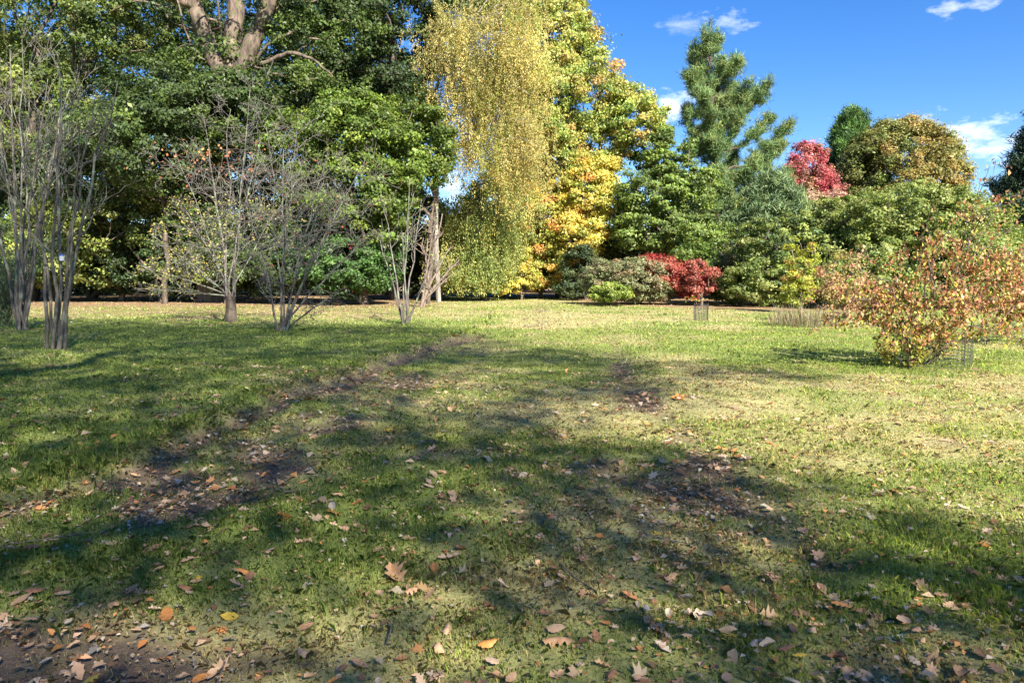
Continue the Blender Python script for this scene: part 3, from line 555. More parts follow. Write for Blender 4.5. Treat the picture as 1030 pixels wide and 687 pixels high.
for (hp, ex, ey, dd) in ends:
    s = P(np.interp(hp, [22, 240], [714, 722]), hp + 22, 60); e = P(ex, ey, 60 + dd); L_ = np.linalg.norm(e - s)
    m1 = s + (e - s) * .4 - [0, 0, .16 * L_]; m2 = s + (e - s) * .75 - [0, 0, .12 * L_]; q, rr = limb([s, m1, m2, e], [.03 + .016 * L_, .02 + .012 * L_, .03, .02]); poly.append((q, rr))
    nt_ = int(11 + L_ * 5)
    for j in range(nt_):
        u = .3 + .7 * rng.random() ** .7; i = min(int(u * (len(q) - 1)), len(q) - 2); p0 = q[i]
        w_ = (.6 * (1.15 - u) + .14) * (1 + sstep(150, 215, ey)); off = rng.normal(0, 1, 3) * [w_ * .9, w_ * .9, .22] + [0, 0, .28]
        p1 = p0 + off * min(1, L_ / 4 + .3); poly.append(([p0, (p0 + p1) / 2 - [0, 0, .05], p1], [.025, .018, .012])); tips.append(p1); tips.append(p0 + (p1 - p0) * .55)
    tips.append(e)
tips.append(ptop); tips.append(ptop - [0, 0, .5]); tips = np.array(tips)
def needles(name, parent, base, tips, npt, ln, wd, pal, spread=.9, clear=.12):
    idx = np.repeat(np.arange(len(tips)), npt); n_ = len(idx); st = tips[idx] + rng.normal(0, clear, (n_, 3))
    dr = unit(rdir(n_) * spread + [0, 0, .55]); L_ = ln * rng.uniform(.7, 1.2, n_)[:, None]; sd = unit(np.cross(dr, rdir(n_))) * wd
    a = st - sd * .5; b = st + sd * .5; t = st + dr * L_
    v = np.stack([a, b, t + sd * .15, t - sd * .15], 1).reshape(-1, 3); tc_ = pick(pal, len(tips))[idx] * np.exp(rng.normal(0, .18, (len(tips), 1)))[idx]
    return link(name, mesh_np(name, v - base, np.arange(4 * n_), 4, NEEDLE, np.repeat(jitter(tc_, .15), 4, axis=0)), parent)
tube_obj('trunk', poly, BK_DARK, pine, 6, pb)
PINE = [(.12, .195, .06), (.15, .225, .075), (.09, .15, .05), (.19, .235, .075)]
needles('crown', pine, pb, tips, 42, .36, .04, PINE, clear=.15)
# small cones of pine behind on the right: conifer silhouettes
def conifer(name, label, px, d, pytop, halfw, pybot, n, pal, ln=.45, cz=1.0):
    b = P(px, 280, d); b[2] = 0; top = P(px, pytop, d); H = top[2]; z0 = max(P(px, pybot, d)[2], .3); root = thing(name, label, 'tree', b)
    poly = [limb([b, (b + top) / 2, top], [.03 * H * .6, .012 * H, .03])]; tips = []
    for i in range(n):
        u = 1 - (i + .5) / n; u = u ** 1.2; z = z0 + (H - z0) * u * .98; az = i * 2.4 + rng.normal(0, .3); R_ = halfw * d / F * ((1 - u) ** .75 + .06) * rng.uniform(.7, 1.12)
        s = b + [0, 0, z]; e = s + np.array([math.cos(az) * R_, math.sin(az) * R_, R_ * .22 * cz]); poly.append(([s, (s + e) / 2 - [0, 0, R_ * .06], e], [.06, .04, .015]))
        m = int(5 + R_ * 7)
        for j in range(m): t = .25 + .75 * rng.random() ** .6; tips.append(s + (e - s) * t + rng.normal(0, 1, 3) * [.25 + .25 * R_ * (1 - t), .25 + .25 * R_ * (1 - t), .14])
    tips.append(top); tube_obj('trunk', poly, BK_DARK, root, 6, b); needles('crown', root, b, np.array(tips), 42, ln, .065, pal, spread=1.1, clear=.2); return root
conifer('pine_tree', 'green conifer standing behind the round autumn tree, left side of it', 851, 74, 110, 46, 250, 170, [(.08, .16, .035), (.10, .19, .04), (.06, .12, .035)], .5)
conifer('pine_tree', 'blackish green pine cut by the right edge of the view', 1040, 50, 112, 36, 235, 110, [(.035, .065, .035), (.05, .085, .04), (.03, .055, .032)], .42, 1.4)
conifer('pine_tree', 'soft blue green pine with drooping lower boughs between the tall pine and the red tree', 775, 56, 178, 52, 262, 110, [(.12, .18, .075), (.15, .21, .085), (.09, .14, .06)], .42)

# ================================================================== RIGHT SIDE
tr_('red_maple', 'crimson pink maple crown showing above the rhododendrons', 'tree', 812, 66, P(812, 190, 66), [lobe(813, 170, 22, 26, 66, 60), lobe(800, 185, 16, 20, 65, 24), lobe(828, 188, 16, 20, 66, 24)], .8, 130, .19, [(.44, .10, .12), (.48, .19, .17), (.34, .06, .08), (.32, .2, .1)], r0=.2, flat=.9, clumpvar=.3)
tr_('maple_tree', 'dull pink and green maple just below the crimson one', 'tree', 800, 62, P(800, 225, 62), [lobe(795, 212, 34, 22, 62, 50), lobe(832, 208, 22, 16, 62, 24)], .85, 110, .19, [(.42, .22, .17), (.22, .27, .09), (.48, .30, .24)], r0=.18)
cl = [lobe(906, 184, 60, 62, 70, 620, rd=5.5), lobe(906, 150, 40, 28, 70, 120)]
b0 = P(905, 280, 70); b0[2] = 0; rt = thing('hornbeam_tree', 'large round headed tree turning from olive to orange on its right side', 'tree', b0)
C = np.concatenate([sample_lobe(q, .6) for q in cl]); A, par = mst([b0, b0 + [0, 0, 3], b0 + [0, 0, 6]], C, .45); tube_obj('trunk', skeleton_polys(A, par, .45, .03, trunk_n=3), BK_DARK, rt, 6, b0)
pxc, pyc = proj(C[:, 0], C[:, 1], C[:, 2]); pr = np.clip((pxc - 875) / 85 + (190 - pyc) / 200, 0, .9)
cp = np.where((rng.random(len(C)) < pr)[:, None], pick([(.34, .24, .075), (.30, .25, .075), (.24, .23, .065)], len(C)), pick([(.19, .21, .06), (.15, .19, .05)], len(C)))
v, f, c = crown_leaves(C, 1.05, 150, .22, [(.15, .15, .04)], None, cpals=cp, centre=b0 + [0, 0, 9], flat=.75); link('crown', mesh_np('crown', v - b0, f, 4, LEAF, c), rt)

RH = [(.20, .25, .06), (.24, .29, .075), (.155, .205, .05), (.27, .30, .095)]
GR = 'rhododendrons massed along the right'
tr_('rhododendron', 'great domed rhododendron bank, the broadest green mound on the right', 'shrub', 920, 41, P(920, 270, 41), [lobe(915, 224, 74, 38, 41, 220, rd=4), lobe(965, 236, 50, 36, 42, 100), lobe(925, 270, 110, 40, 40, 250, rd=4), lobe(870, 285, 50, 28, 39, 90)], .72, 170, .15, RH, r0=.2, clumpvar=.16, group=GR)
tr_('rhododendron', 'tall rhododendron hedge between the small red maple shrub and the great dome', 'shrub', 790, 44, P(790, 280, 44), [lobe(790, 250, 55, 34, 44, 120), lobe(845, 232, 42, 36, 44, 120), lobe(765, 285, 45, 25, 42.5, 100), lobe(830, 285, 48, 28, 42, 100)], .6, 150, .155, RH + [(.05, .09, .025)], r0=.2, clumpvar=.2, group=GR)
tr_('rhododendron', 'rhododendron at the right edge behind the copper leaved bushes', 'shrub', 1020, 44, P(1020, 270, 44), [lobe(1030, 262, 50, 36, 44, 110), lobe(1060, 285, 50, 26, 43, 60)], .65, 130, .16, RH, r0=.2, group=GR)
tr_('rhododendron', 'darker broad leaved rhododendron low behind the thin bare sapling', 'shrub', 735, 47, 1.6, [lobe(735, 282, 34, 24, 46, 90), lobe(700, 262, 26, 22, 49, 36), lobe(740, 258, 30, 18, 48, 40)], .6, 130, .16, [(.14, .21, .045), (.09, .15, .035), (.20, .25, .055)], r0=.14, group=GR)
tr_('cotoneaster_shrub', 'low wide olive grey shrub with arching sprays on the lawn', 'shrub', 645, 47, 1.0, [lobe(640, 281, 38, 22, 45.5, 140), lobe(612, 280, 28, 20, 45.5, 80), lobe(664, 292, 16, 12, 45, 34)], .5, 150, .12, [(.20, .22, .10), (.25, .25, .13), (.15, .18, .075), (.28, .21, .12)], r0=.1)
tr_('lime_shrub', 'small bright yellow green shrub in front of the olive grey one', 'shrub', 616, 43, .5, [lobe(616, 294, 20, 9, 43, 46), lobe(604, 297, 11, 7, 43, 14)], .38, 130, .12, [(.24, .30, .06), (.28, .34, .07), (.18, .24, .05)], r0=.06)
tr_('japanese_maple', 'crimson and scarlet spreading maple shrub beyond the small wire guard', 'shrub', 702, 45, .9, [lobe(662, 268, 18, 10, 46, 36), lobe(676, 277, 24, 15, 45, 60), lobe(694, 282, 26, 16, 44.5, 50), lobe(652, 262, 10, 5, 46, 10)], .48, 150, .13, [(.38, .05, .05), (.43, .12, .08), (.28, .05, .045), (.4, .18, .10)], r0=.09, bark=BK_GREY, flat=.8, clumpvar=.3)
tr_('japanese_maple', 'dull coppery red maple shrub touching the crimson one on its right', 'shrub', 706, 43, .8, [lobe(706, 280, 17, 17, 43, 34), lobe(700, 268, 10, 8, 43.4, 8)], .42, 80, .12, [(.36, .11, .08), (.42, .16, .11), (.3, .09, .07)], r0=.08, bark=BK_TAN)
tr_('spindle_shrub', 'upright yellow green shrub with a few red leaves in front of the rhododendrons', 'shrub', 806, 35, 1.2, [lobe(806, 262, 15, 26, 35, 34), lobe(802, 290, 18, 18, 35, 30)], .42, 85, .1, [(.32, .36, .055), (.42, .41, .06), (.24, .29, .05), (.45, .2, .09)], [4, 3, 3, 1], r0=.06, bark=BK_TAN)
tr_('copper_shrub', 'open twiggy reddish shrub left of the big copper leaved bush', 'shrub', 850, 27, .8, [lobe(848, 278, 24, 26, 27, 34), lobe(862, 296, 28, 16, 26.5, 26), lobe(838, 300, 24, 12, 27, 16)], .42, 46, .085, [(.40, .20, .13), (.50, .28, .17), (.3, .29, .08), (.42, .36, .11)], r0=.05, bark=BK_TAN)
# pale dry grass clump
def grass_clump(name, label, px, py, n, h, rad, pal):
    b = G(px, py); a = rng.random(n) * 2 * math.pi; r_ = rad * rng.random(n) ** .6; st = b + np.stack([np.cos(a) * r_, np.sin(a) * r_, 0 * a], 1)
    hh = h * rng.uniform(.15, 1.1, n)[:, None] * (.6 + .8 * fbm(st[:, 0], st[:, 1], 2, 2.2))[:, None]; tip = st + np.stack([np.cos(a) * .5, np.sin(a) * .5, 0 * a], 1) * hh * rng.random((n, 1)) + np.array([0, 0, 1]) * hh + rng.normal(0, .08, (n, 3)) * hh
    sd = rdir(n) * [1, 1, 0] * .008; m = (st + tip) / 2 + [0, 0, .06]
    v = np.stack([st - sd, st + sd, m + sd * .8, tip, m - sd * .8], 1).reshape(-1, 3); v[:, 2] = np.maximum(v[:, 2], 0)
    me = mesh_np(name, v - b, np.arange(5 * n), 5, GRASS, np.repeat(jitter(pick(pal, n), .2), 5, axis=0)); o = link(name, me, None, tuple(b)); return tag(o, label, 'plant')
grass_clump('grass_tussock', 'pale straw coloured dry tussock at the foot of the yellow green shrub', 812, 326, 1300, .62, 1.3, [(.36, .30, .19), (.28, .22, .13), (.4, .36, .24), (.2, .2, .07)])

# copper leaved bush close on the right
COPPER = [(.34, .14, .075), (.40, .21, .10), (.46, .31, .15), (.25, .10, .06), (.34, .34, .07), (.46, .42, .09), (.22, .28, .055)]
def near_bush(name, label, bx, by, lobes, wts, nleaf, size, seed_shoots, cat='bush'):
    b = G(bx, by); root = thing(name, label, cat, b); C = np.concatenate([sample_lobe(q, .35) for q in lobes]); C = C[C[:, 2] > .12]
    starts = [b + np.array([rng.normal(0, .05), rng.normal(0, .05), z_]) for z_ in (-.05, .12, .28)]; A, par = mst(starts, C, .55)
    poly = skeleton_polys(A, par, .05, .004, .55, .14, 3)
    pts = []
    for (p_, r_) in poly[2:]:
        p_ = np.array(p_); k_ = nleaf; u = rng.random(k_) * (len(p_) - 1); i = u.astype(int).clip(0, len(p_) - 2); fr = (u - i)[:, None]
        far_ = min(1, max(0, (np.linalg.norm(p_[-1] - b) - .25) / .3)); q = p_[i] * (1 - fr) + p_[i + 1] * fr + rng.normal(0, .05, (k_, 3)) - [0, 0, .03]
        if far_ > .2: pts.append(q)
    for sh in seed_shoots:
        sh = [np.array(s) for s in sh]; q, rr = limb(sh, np.linspace(.014, .004, len(sh))); q = np.array(q); poly.append((q, np.linspace(.014, .004, len(q))))
        for i in range(2, len(q)):
            for _ in range(1):
                e = q[i] + rng.normal(0, .1, 3) + [0, 0, .04]; poly.append(([q[i], e], [.005, .003])); pts.append(e + rng.normal(0, .04, (4, 3)))
    tube_obj('stems', poly, BK_DARK, root, 5, b)
    pts = np.concatenate(pts); n_ = len(pts); low = np.clip(1.1 - pts[:, 2] / .9, 0, 1)
    col = pick(COPPER, n_, wts); yl = pick(COPPER[4:], n_); mk = rng.random(n_) < low * .75; col = np.where(mk[:, None], yl, col)
    v, f, c = leaf_quads(pts, unit(rdir(n_) * .8 + [0, -.2, .55]), size * np.exp(rng.normal(0, .25, n_)), jitter(col, .22), .62, axis=np.array([0, 0, -1.2]), fold=.3)
    v[:, 2] = np.maximum(v[:, 2], .01); link('crown', mesh_np('crown', v - b, f, 4, LEAF, c), root); return root
near_bush('copper_bush', 'big bush of drooping copper and yellow leaves growing inside the nearest wire guard', 928, 370,
          [lobe(925, 303, 58, 34, 13.3, 150), lobe(918, 343, 40, 20, 13.1, 80), lobe(868, 297, 34, 14, 13.5, 32), lobe(985, 262, 34, 16, 13.6, 34), lobe(990, 296, 40, 14, 13.6, 36), lobe(1000, 334, 36, 9, 13.3, 20), lobe(915, 258, 24, 12, 13.6, 16), lobe(950, 248, 20, 14, 13.4, 16), lobe(850, 322, 34, 9, 13.2, 16), lobe(1025, 270, 20, 16, 13.8, 16)],
          [4, 4, 3.4, 2.6, 2.2, 1.8, 1.8], 18, .068, [[P(960, 290, 13.4), P(975, 240, 13.4), P(983, 200, 13.3), P(1000, 170, 13.2)], [P(900, 310, 13.2), P(865, 300, 13), P(840, 320, 12.9), P(815, 332, 12.8)], [P(975, 250, 13.4), P(990, 215, 13.5), P(1010, 200, 13.6), P(1030, 190, 13.7)],
                                        [P(940, 300, 13.2), P(925, 250, 13.3), P(935, 215, 13.3)], [P(960, 320, 13.2), P(1000, 335, 13), P(1030, 342, 12.9)], [P(960, 290, 13.4), P(990, 230, 13.3), P(1004, 205, 13.2)], [P(955, 290, 13.4), P(972, 230, 13.5), P(986, 185, 13.5)], [P(970, 280, 13.4), P(1000, 240, 13.5), P(1028, 222, 13.6)], [P(900, 300, 13.2), P(880, 270, 13.1), P(862, 252, 13)], [P(930, 300, 13.2), P(950, 240, 13.1), P(962, 212, 13)]])
near_bush('copper_bush', 'second copper leaved bush farther back at the right edge', 1014, 343, [lobe(1020, 290, 42, 30, 18, 120), lobe(1045, 265, 40, 34, 18, 70), lobe(1005, 310, 26, 18, 17.8, 40)], [4, 4, 4, 3, 1.2, 1.2, .8], 12, .085, [])

# thin pale sapling
def grow(p, d, ln, r, lvl, maxl, out, leaves, spread=.55, upb=.25, nseg=5, kids=(3, 5), gnarl=.12, lf=.62):
    pts = [p.copy()]; rad = [r]; dd = d.copy()
    for i in range(nseg):
        dd = unit(dd + rng.normal(0, gnarl, 3) + np.array([0, 0, upb * .25])); p = p + dd * ln / nseg; pts.append(p.copy()); rad.append(max(r * (1 - .75 * (i + 1) / nseg), .003))
    out.append((pts, rad)); leaves.append(p)
    if lvl >= maxl: return
    for k in range(rng.integers(kids[0], kids[1] + 1)):
        u = rng.uniform(.2, .97); i = min(int(u * nseg), nseg - 1); q = pts[i] + (pts[i + 1] - pts[i]) * (u * nseg - i)
        ax = unit(np.cross(dd, rdir(1)[0])); nd = unit(unit(np.array(pts[i + 1]) - pts[i]) * (1 - spread * .5) + ax * spread + [0, 0, upb * .4])
        grow(q, nd, ln * lf * rng.uniform(.6, 1.15), rad[i] * .6, lvl + 1, maxl, out, leaves, spread, upb, max(3, nseg - 1), kids, gnarl, lf)
sp = G(734, 307); st = thing('sapling', 'thin leafless sapling with a hazy pale twig head before the rhododendrons', 'tree', sp)
out = []; lv = []; e0 = P(741, 268, sp[1]); out.append(([sp - [0, 0, .1], (sp + e0) / 2 + [.04, 0, 0], e0], [.05, .04, .03]))
for i in range(11): grow(sp + (e0 - sp) * rng.uniform(.55, 1), unit(rng.normal(0, .8, 3) + [0, 0, .55]), 1.15, .02, 0, 3, out, lv, upb=.15, kids=(3, 4))
out = [(a, np.maximum(b, .009)) for a, b in out]
tube_obj('trunk', out, BK_PALE, st, 4, sp)

# ---- multi-stemmed bare shrubs on the left
def bare(name, label, px, py, stems, r, kids=(3, 5), lvl=3, mat=BK_GREY, cat='tree', lenf=.42, leafspec=None, spread=.5, group=None, trunk=None, rmin=.005, upb=.3, low=.25, side=10):
    b = G(px, py); root = thing(name, label, cat, b, group); d = b[1]; LV = []
    start = b.copy()
    if trunk:
        t = b + [0, 0, trunk[0]]; tube_obj('trunk', [([b - [0, 0, .1], b + [.03, 0, trunk[0] * .5], t], [trunk[1] * 1.2, trunk[1], trunk[1] * .9])], BK_DARK, root, 8, b)
    for (tx, ty, dd) in stems:
        e = P(tx, ty, d + dd); s = b + np.array([rng.normal(0, .1), rng.normal(0, .1), -.05]) * 1.0
        if trunk: s = b + np.array([rng.normal(0, .07), rng.normal(0, .07), trunk[0] - .08])
        k = 9; t = np.linspace(0, 1, k)[:, None]; q = s + (e - s) * t; hor = (e - s) * [1, 1, 0]; q -= hor * (t - t ** 1.35) * .55; q[1:-1] += rng.normal(0, .006 * np.linalg.norm(e - s), (k - 2, 3)) * [1, 1, .2]
        r0 = r * rng.uniform(.75, 1.2); rad = r0 * (1 - .85 * t[:, 0]) + rmin; out = [(q, rad)]; L_ = np.linalg.norm(e - s)
        for j in range(side):
            u = low + (1 - low) * rng.random() ** .8; i = min(int(u * (k - 1)), k - 2); p0 = q[i] + (q[i + 1] - q[i]) * (u * (k - 1) - i)
            dr = unit(unit(q[i + 1] - q[i]) * .6 + unit(np.cross(rdir(1)[0], [0, 0, 1])) * spread * 1.3)
            grow(p0, dr, L_ * lenf * (1.15 - u * .75) * rng.uniform(.5, 1.1), rad[i] * .5, 1, lvl, out, LV, spread, upb, 6, kids, .2, .6)
        out = [(a, np.maximum(b_, rmin)) for a, b_ in out]
        tube_obj('stem', out, mat, root, 5, b)
    if leafspec:
        nl, sz, pal, wts, keepf = leafspec; LV = np.array(LV); q = LV[rng.integers(0, len(LV), nl)] + rng.normal(0, .07, (nl, 3)); q = q[keepf(q)]
        v, f, c = leaf_quads(q, rdir(len(q)), sz, jitter(pick(pal, len(q), wts), .2), .65); link('leaves', mesh_np('leaves', v - b, f, 4, LEAF, c), root)
    return root, b
allk = lambda q: np.ones(len(q), bool)
r1, b1 = bare('bare_shrub', 'bare grey multi stemmed shrub nearest on the left, a blue banded label on one stem', 57, 356, [(62, 92, -.6), (95, 100, .3), (118, 84, .2), (38, 110, .5), (60, 60, .9), (80, 130, -.8), (20, 120, .2)], .04, mat=BK_GREY, rmin=.0035, side=6, lvl=3, low=.4, kids=(2, 3), spread=.4)
lt = P(62, 258, b1[1] - .12)
o = link('label_band', mesh_np('label_band', *(lambda vf: (vf[0], vf[1]))(tubes([([lt + [0, 0, -.09], lt + [0, 0, .01]], [.05, .05])], 10)), 4, flat('label_white', (.7, .72, .78), .4)), None); o.parent = r1; o.location = (-b1[0], -b1[1], -b1[2])
o2 = link('band', mesh_np('band', *tubes([([lt + [0, 0, .01], lt + [0, 0, .05]], [.054, .054])], 10), 4, flat('label_blue', (.05, .1, .4), .4)), None); o2.parent = r1; o2.location = (-b1[0], -b1[1], -b1[2])
bare('bare_shrub', 'bare grey many stemmed shrub farther back at the far left edge', 22, 333, [(10, 50, 0), (30, 62, 1), (48, 80, -.5), (-10, 80, .5), (62, 110, .6), (0, 120, -1), (22, 40, -.4), (-30, 110, .8), (70, 90, 0)], .045, mat=BK_GREY, rmin=.005, side=6, low=.4, kids=(2, 3), spread=.4)
kb = lambda q: (q[:, 2] < 4.6)
r3, b3 = bare('bare_tree', 'bare tree on a short dark trunk with sparse yellow leaves and low boughs sweeping left', 232, 323, [(252, 84, 0), (205, 120, .6), (232, 110, -.5), (262, 140, .8), (175, 150, 0), (150, 235, -.6), (142, 268, 0), (158, 252, .9), (245, 170, -1.4), (215, 190, 1.5), (300, 180, .5), (182, 205, -.8), (135, 290, -.5)], .032,
     mat=BK_PALE, trunk=(1.0, .2), rmin=.0055, kids=(2, 4), leafspec=(2600, .095, [(.36, .34, .07), (.28, .30, .08), (.4, .3, .12), (.2, .25, .06)], None, kb), side=13, spread=.8, low=.2, upb=.12)
# small orange spray kept high in that tree
q = P(212, 165, b3[1]) + rng.normal(0, 1, (110, 3)) * [1.0, .5, .45]; v, f, c = leaf_quads(q, rdir(len(q)), .12, jitter(pick([(.5, .2, .08), (.42, .14, .07)], len(q))), .65); ol = link('leaves', mesh_np('leaves', v - b3, f, 4, LEAF, c), r3); ol['label'] = 'orange leaves left high on the tree'
kr = lambda q: rng.random(len(q)) < .5
bare('bare_tree', 'leafless pale grey tree with leaning stems fanning from one foot, a few red leaves', 283, 333, [(330, 152, 0), (300, 118, .5), (368, 160, .4), (268, 128, -.5), (350, 190, -.8), (285, 150, .9), (322, 205, -1.2), (245, 190, .2), (375, 235, 0), (258, 240, -.8), (345, 290, .3)], .032,
     mat=BK_PALE, rmin=.0048, kids=(2, 4), leafspec=(230, .085, [(.5, .06, .05), (.5, .16, .09), (.4, .3, .1)], [3, 2, 1], kr), side=13, spread=.75, low=.2, upb=.12)
bare('bare_shrub', 'small pale bare shrub with four thin upright stems in the middle distance', 409, 325, [(386, 212, 0), (424, 200, .3), (404, 232, -.3), (412, 180, .4), (378, 232, .3), (436, 262, -.3)], .04, mat=BK_PALE, rmin=.006, side=5, lvl=2, low=.4,
     leafspec=(160, .1, [(.2, .26, .06), (.34, .28, .12)], None, allk))
bare('bare_shrub', 'brown stemmed shrub leaning right beside the slender green tree', 424, 309, [(445, 215, 0), (452, 250, .5), (437, 225, -.6), (462, 262, .3), (430, 240, .5), (456, 275, -.5)], .09, mat=BK_TAN, rmin=.014, side=4, lvl=2, low=.4, trunk=None)

# ================================================================== WIRE GUARDS
def guard(label, px, py, rad, h, nv, nh, wire, stakes=2):
    b = G(px, py); b[2] = float(zt(b[0], b[1])); root = thing('wire_guard', label, 'wire guard', b, 'wire guards round young plants'); poly = []
    m = 40; a = np.linspace(0, 2 * math.pi, m + 1); wob = 1 + .04 * np.sin(3 * a + px)
    for j in range(nh): z = .02 + (h - .02) * j / (nh - 1); poly.append((np.stack([np.cos(a) * rad * wob, np.sin(a) * rad * wob, a * 0 + z + .01 * np.sin(2 * a)], 1), np.full(m + 1, wire)))
    for i in range(nv):
        t = 2 * math.pi * i / nv; k = 1 + .04 * math.sin(3 * t + px); x_, y_ = math.cos(t) * rad * k, math.sin(t) * rad * k; poly.append(([[x_, y_, -.02], [x_, y_, h]], [wire, wire]))
    v, f = tubes(poly, 4); link('mesh', mesh_np('mesh', v, f, 4, WIRE), root)
    for i in range(stakes):
        t = .2 + i * 2 * math.pi / stakes; x_, y_ = math.cos(t) * (rad + wire * 4), math.sin(t) * (rad + wire * 4); v, f = tubes([([[x_, y_, -.1], [x_, y_, h + .04]], [wire * 3, wire * 2.6])], 6); link('stake', mesh_np('stake', v, f, 4, POST), root)
    return root
guard('nearest wire guard, round the foot of the big copper leaved bush', 942, 371, .55, .5, 44, 9, .0034)
guard('small dark wire guard standing alone on the open lawn round a seedling', 705, 321, .27, .62, 26, 10, .0055)
guard('wire guard at the right edge round the second copper leaved bush', 1014, 346, .6, .52, 40, 8, .004)
sg = G(704, 321); sd_ = thing('seedling', 'spindly seedling with a tuft of yellow leaves inside the small lone wire guard', 'plant', sg); e = P(699, 300, sg[1]); tube_obj('stem', [([sg, (sg + e) / 2 + [.03, 0, 0], e], [.014, .011, .007])], BK_TAN, sd_, 5, sg)
q = e + rng.normal(0, 1, (45, 3)) * [.2, .15, .08]; v, f, c = leaf_quads(q, rdir(45), .1, jitter(pick([(.35, .34, .05), (.4, .1, .06)], 45)), .6); link('leaves', mesh_np('leaves', v - sg, f, 4, LEAF, c), sd_)

# ================================================================== FALLEN LEAVES
def leaf_shape(kind, seed, curl):
    r = np.random.default_rng(seed); t = np.linspace(0, 1, 13)
    if kind == 'oak': w = .27 * np.sin(math.pi * np.clip(t * .93 + .05, 0, 1)) ** .7 * (1 + .42 * np.cos(t * 2 * math.pi * 4 + .6)) * (.62 + .5 * t)
    elif kind == 'oval': w = .27 * np.sin(math.pi * t ** .85) ** .85
    else: w = .5 * np.sin(math.pi * np.clip(t, 0, 1) ** .8) ** .6 * (1 + .5 * np.cos(t * 2 * math.pi * 2.5 + 2.6))
    w = np.maximum(w, .012); w[0] = .012; w[-1] = .015
    wl = w * r.uniform(.85, 1.15, 13); wr = w * r.uniform(.85, 1.15, 13); y = (t - .5); bend = .06 * np.sin(t * 3 + seed)
    if kind == 'maple':
        th = []; rd = []
        for a_, r_ in [(-90, .30), (-62, .42), (-40, .26), (-12, .52), (12, .27), (40, .56), (62, .30), (90, .62), (118, .30), (140, .56), (168, .27), (192, .52), (220, .26), (242, .42)]:
            th.append(math.radians(a_ + r.normal(0, 3))); rd.append(r_ * r.uniform(.9, 1.1))
        th, rd = np.array(th), np.array(rd); bx, by = np.cos(th) * rd, np.sin(th) * rd - .08
        V = [(0, -.08, 0)] + list(zip(bx * .5, by * .5, curl * .10 * (rd ** 2) * 2)) + list(zip(bx, by, curl * .45 * rd ** 2 * (1 + .5 * np.sin(3 * th + seed)))); m = len(th); Fc = []
        for i in range(m):
            j = (i + 1) % m; Fc.append((1 + i, 1 + j, 1 + m + j, 1 + m + i))
            if i % 2 == 0: Fc.append((0, 1 + i, 1 + j, 1 + (j + 1) % m))
        V = list(V) + [(-.01, -.35, 0), (.01, -.35, 0), (.03, -.7, .03), (.015, -.7, .03)]; k = len(V) - 4; Fc.append((k, k + 1, k + 2, k + 3)); V = np.array(V); V[:, 2] -= V[:, 2].min(); return V, np.array(Fc)
    rows = []
    for i in range(13):
        zc = curl * (.35 * (t[i] - .5) ** 2 * 2.2 + .05 * math.sin(5 * t[i] + seed)); cup = curl * 1.1
        for s, ww in ((-1, wl[i]), (-.5, wl[i] * .5), (0, 0), (.5, wr[i] * .5), (1, wr[i])):
            rows.append((bend[i] + (ww if s > 0 else -ww), y[i], zc + cup * abs(ww) ** 1.3 * (1 + .3 * math.sin(7 * t[i] + s))))
    V = np.array(rows); Fc = [(i * 5 + j, i * 5 + j + 1, i * 5 + j + 6, i * 5 + j + 5) for i in range(12) for j in range(4)]
    st = np.array([(bend[0] - .008, -.5, V[2, 2]), (bend[0] + .008, -.5, V[2, 2]), (bend[0] + .05, -.68, V[2, 2] + .03), (bend[0] + .04, -.68, V[2, 2] + .03)]); k = len(V)
    V = np.concatenate([V, st]); Fc.append((k, k + 1, k + 2, k + 3)); V[:, 2] -= V[:, 2].min(); return V, np.array(Fc)
def lmat(name, c1, c2):
    m, n, l, p = newmat(name); tc = n.new('ShaderNodeTexCoord'); no = n.new('ShaderNodeTexNoise'); no.inputs['Scale'].default_value = 5; no.inputs['Detail'].default_value = 5; l.new(tc.outputs['Object'], no.inputs['Vector'])
    oi = n.new('ShaderNodeObjectInfo'); ad = n.new('ShaderNodeMath'); ad.operation = 'MULTIPLY_ADD'; l.new(oi.outputs['Random'], ad.inputs[0]); ad.inputs[1].default_value = .5; l.new(no.outputs['Fac'], ad.inputs[2])
    cr = n.new('ShaderNodeValToRGB'); cr.color_ramp.elements[0].position = .42; cr.color_ramp.elements[1].position = 1.05; cr.color_ramp.elements[0].color = (*c1, 1); cr.color_ramp.elements[1].color = (*c2, 1); l.new(ad.outputs[0], cr.inputs[0])
    l.new(cr.outputs[0], p.inputs['Base Color']); p.inputs['Roughness'].default_value = .55; p.inputs['Specular IOR Level'].default_value = .35; return m
COLS = {'tan': lmat('leaf_tan', (.28, .15, .07), (.52, .34, .2)), 'brown': lmat('leaf_brown', (.12, .06, .03), (.32, .16, .08)), 'pale': lmat('leaf_pale', (.36, .24, .15), (.56, .42, .28)),
        'orange': lmat('leaf_orange', (.34, .13, .035), (.60, .27, .07)), 'yellow': lmat('leaf_yellow', (.45, .28, .03), (.65, .45, .06)), 'green': lmat('leaf_grey_green', (.16, .22, .12), (.34, .42, .26)), 'grey': lmat('leaf_grey_underside', (.22, .18, .14), (.42, .35, .28))}
shapes = {}
for kd in ('oak', 'oval', 'maple'):
    for s in range(4): shapes[kd, s] = leaf_shape(kd, s * 7 + len(kd), [.2, .5, .85, 1.3][s])
lm = {}
def leaf_me(kd, s, c):
    if (kd, s, c) not in lm: lm[kd, s, c] = mesh_np('fallen_leaf', *shapes[kd, s], 4, COLS[c], smooth=True)
    return lm[kd, s, c]
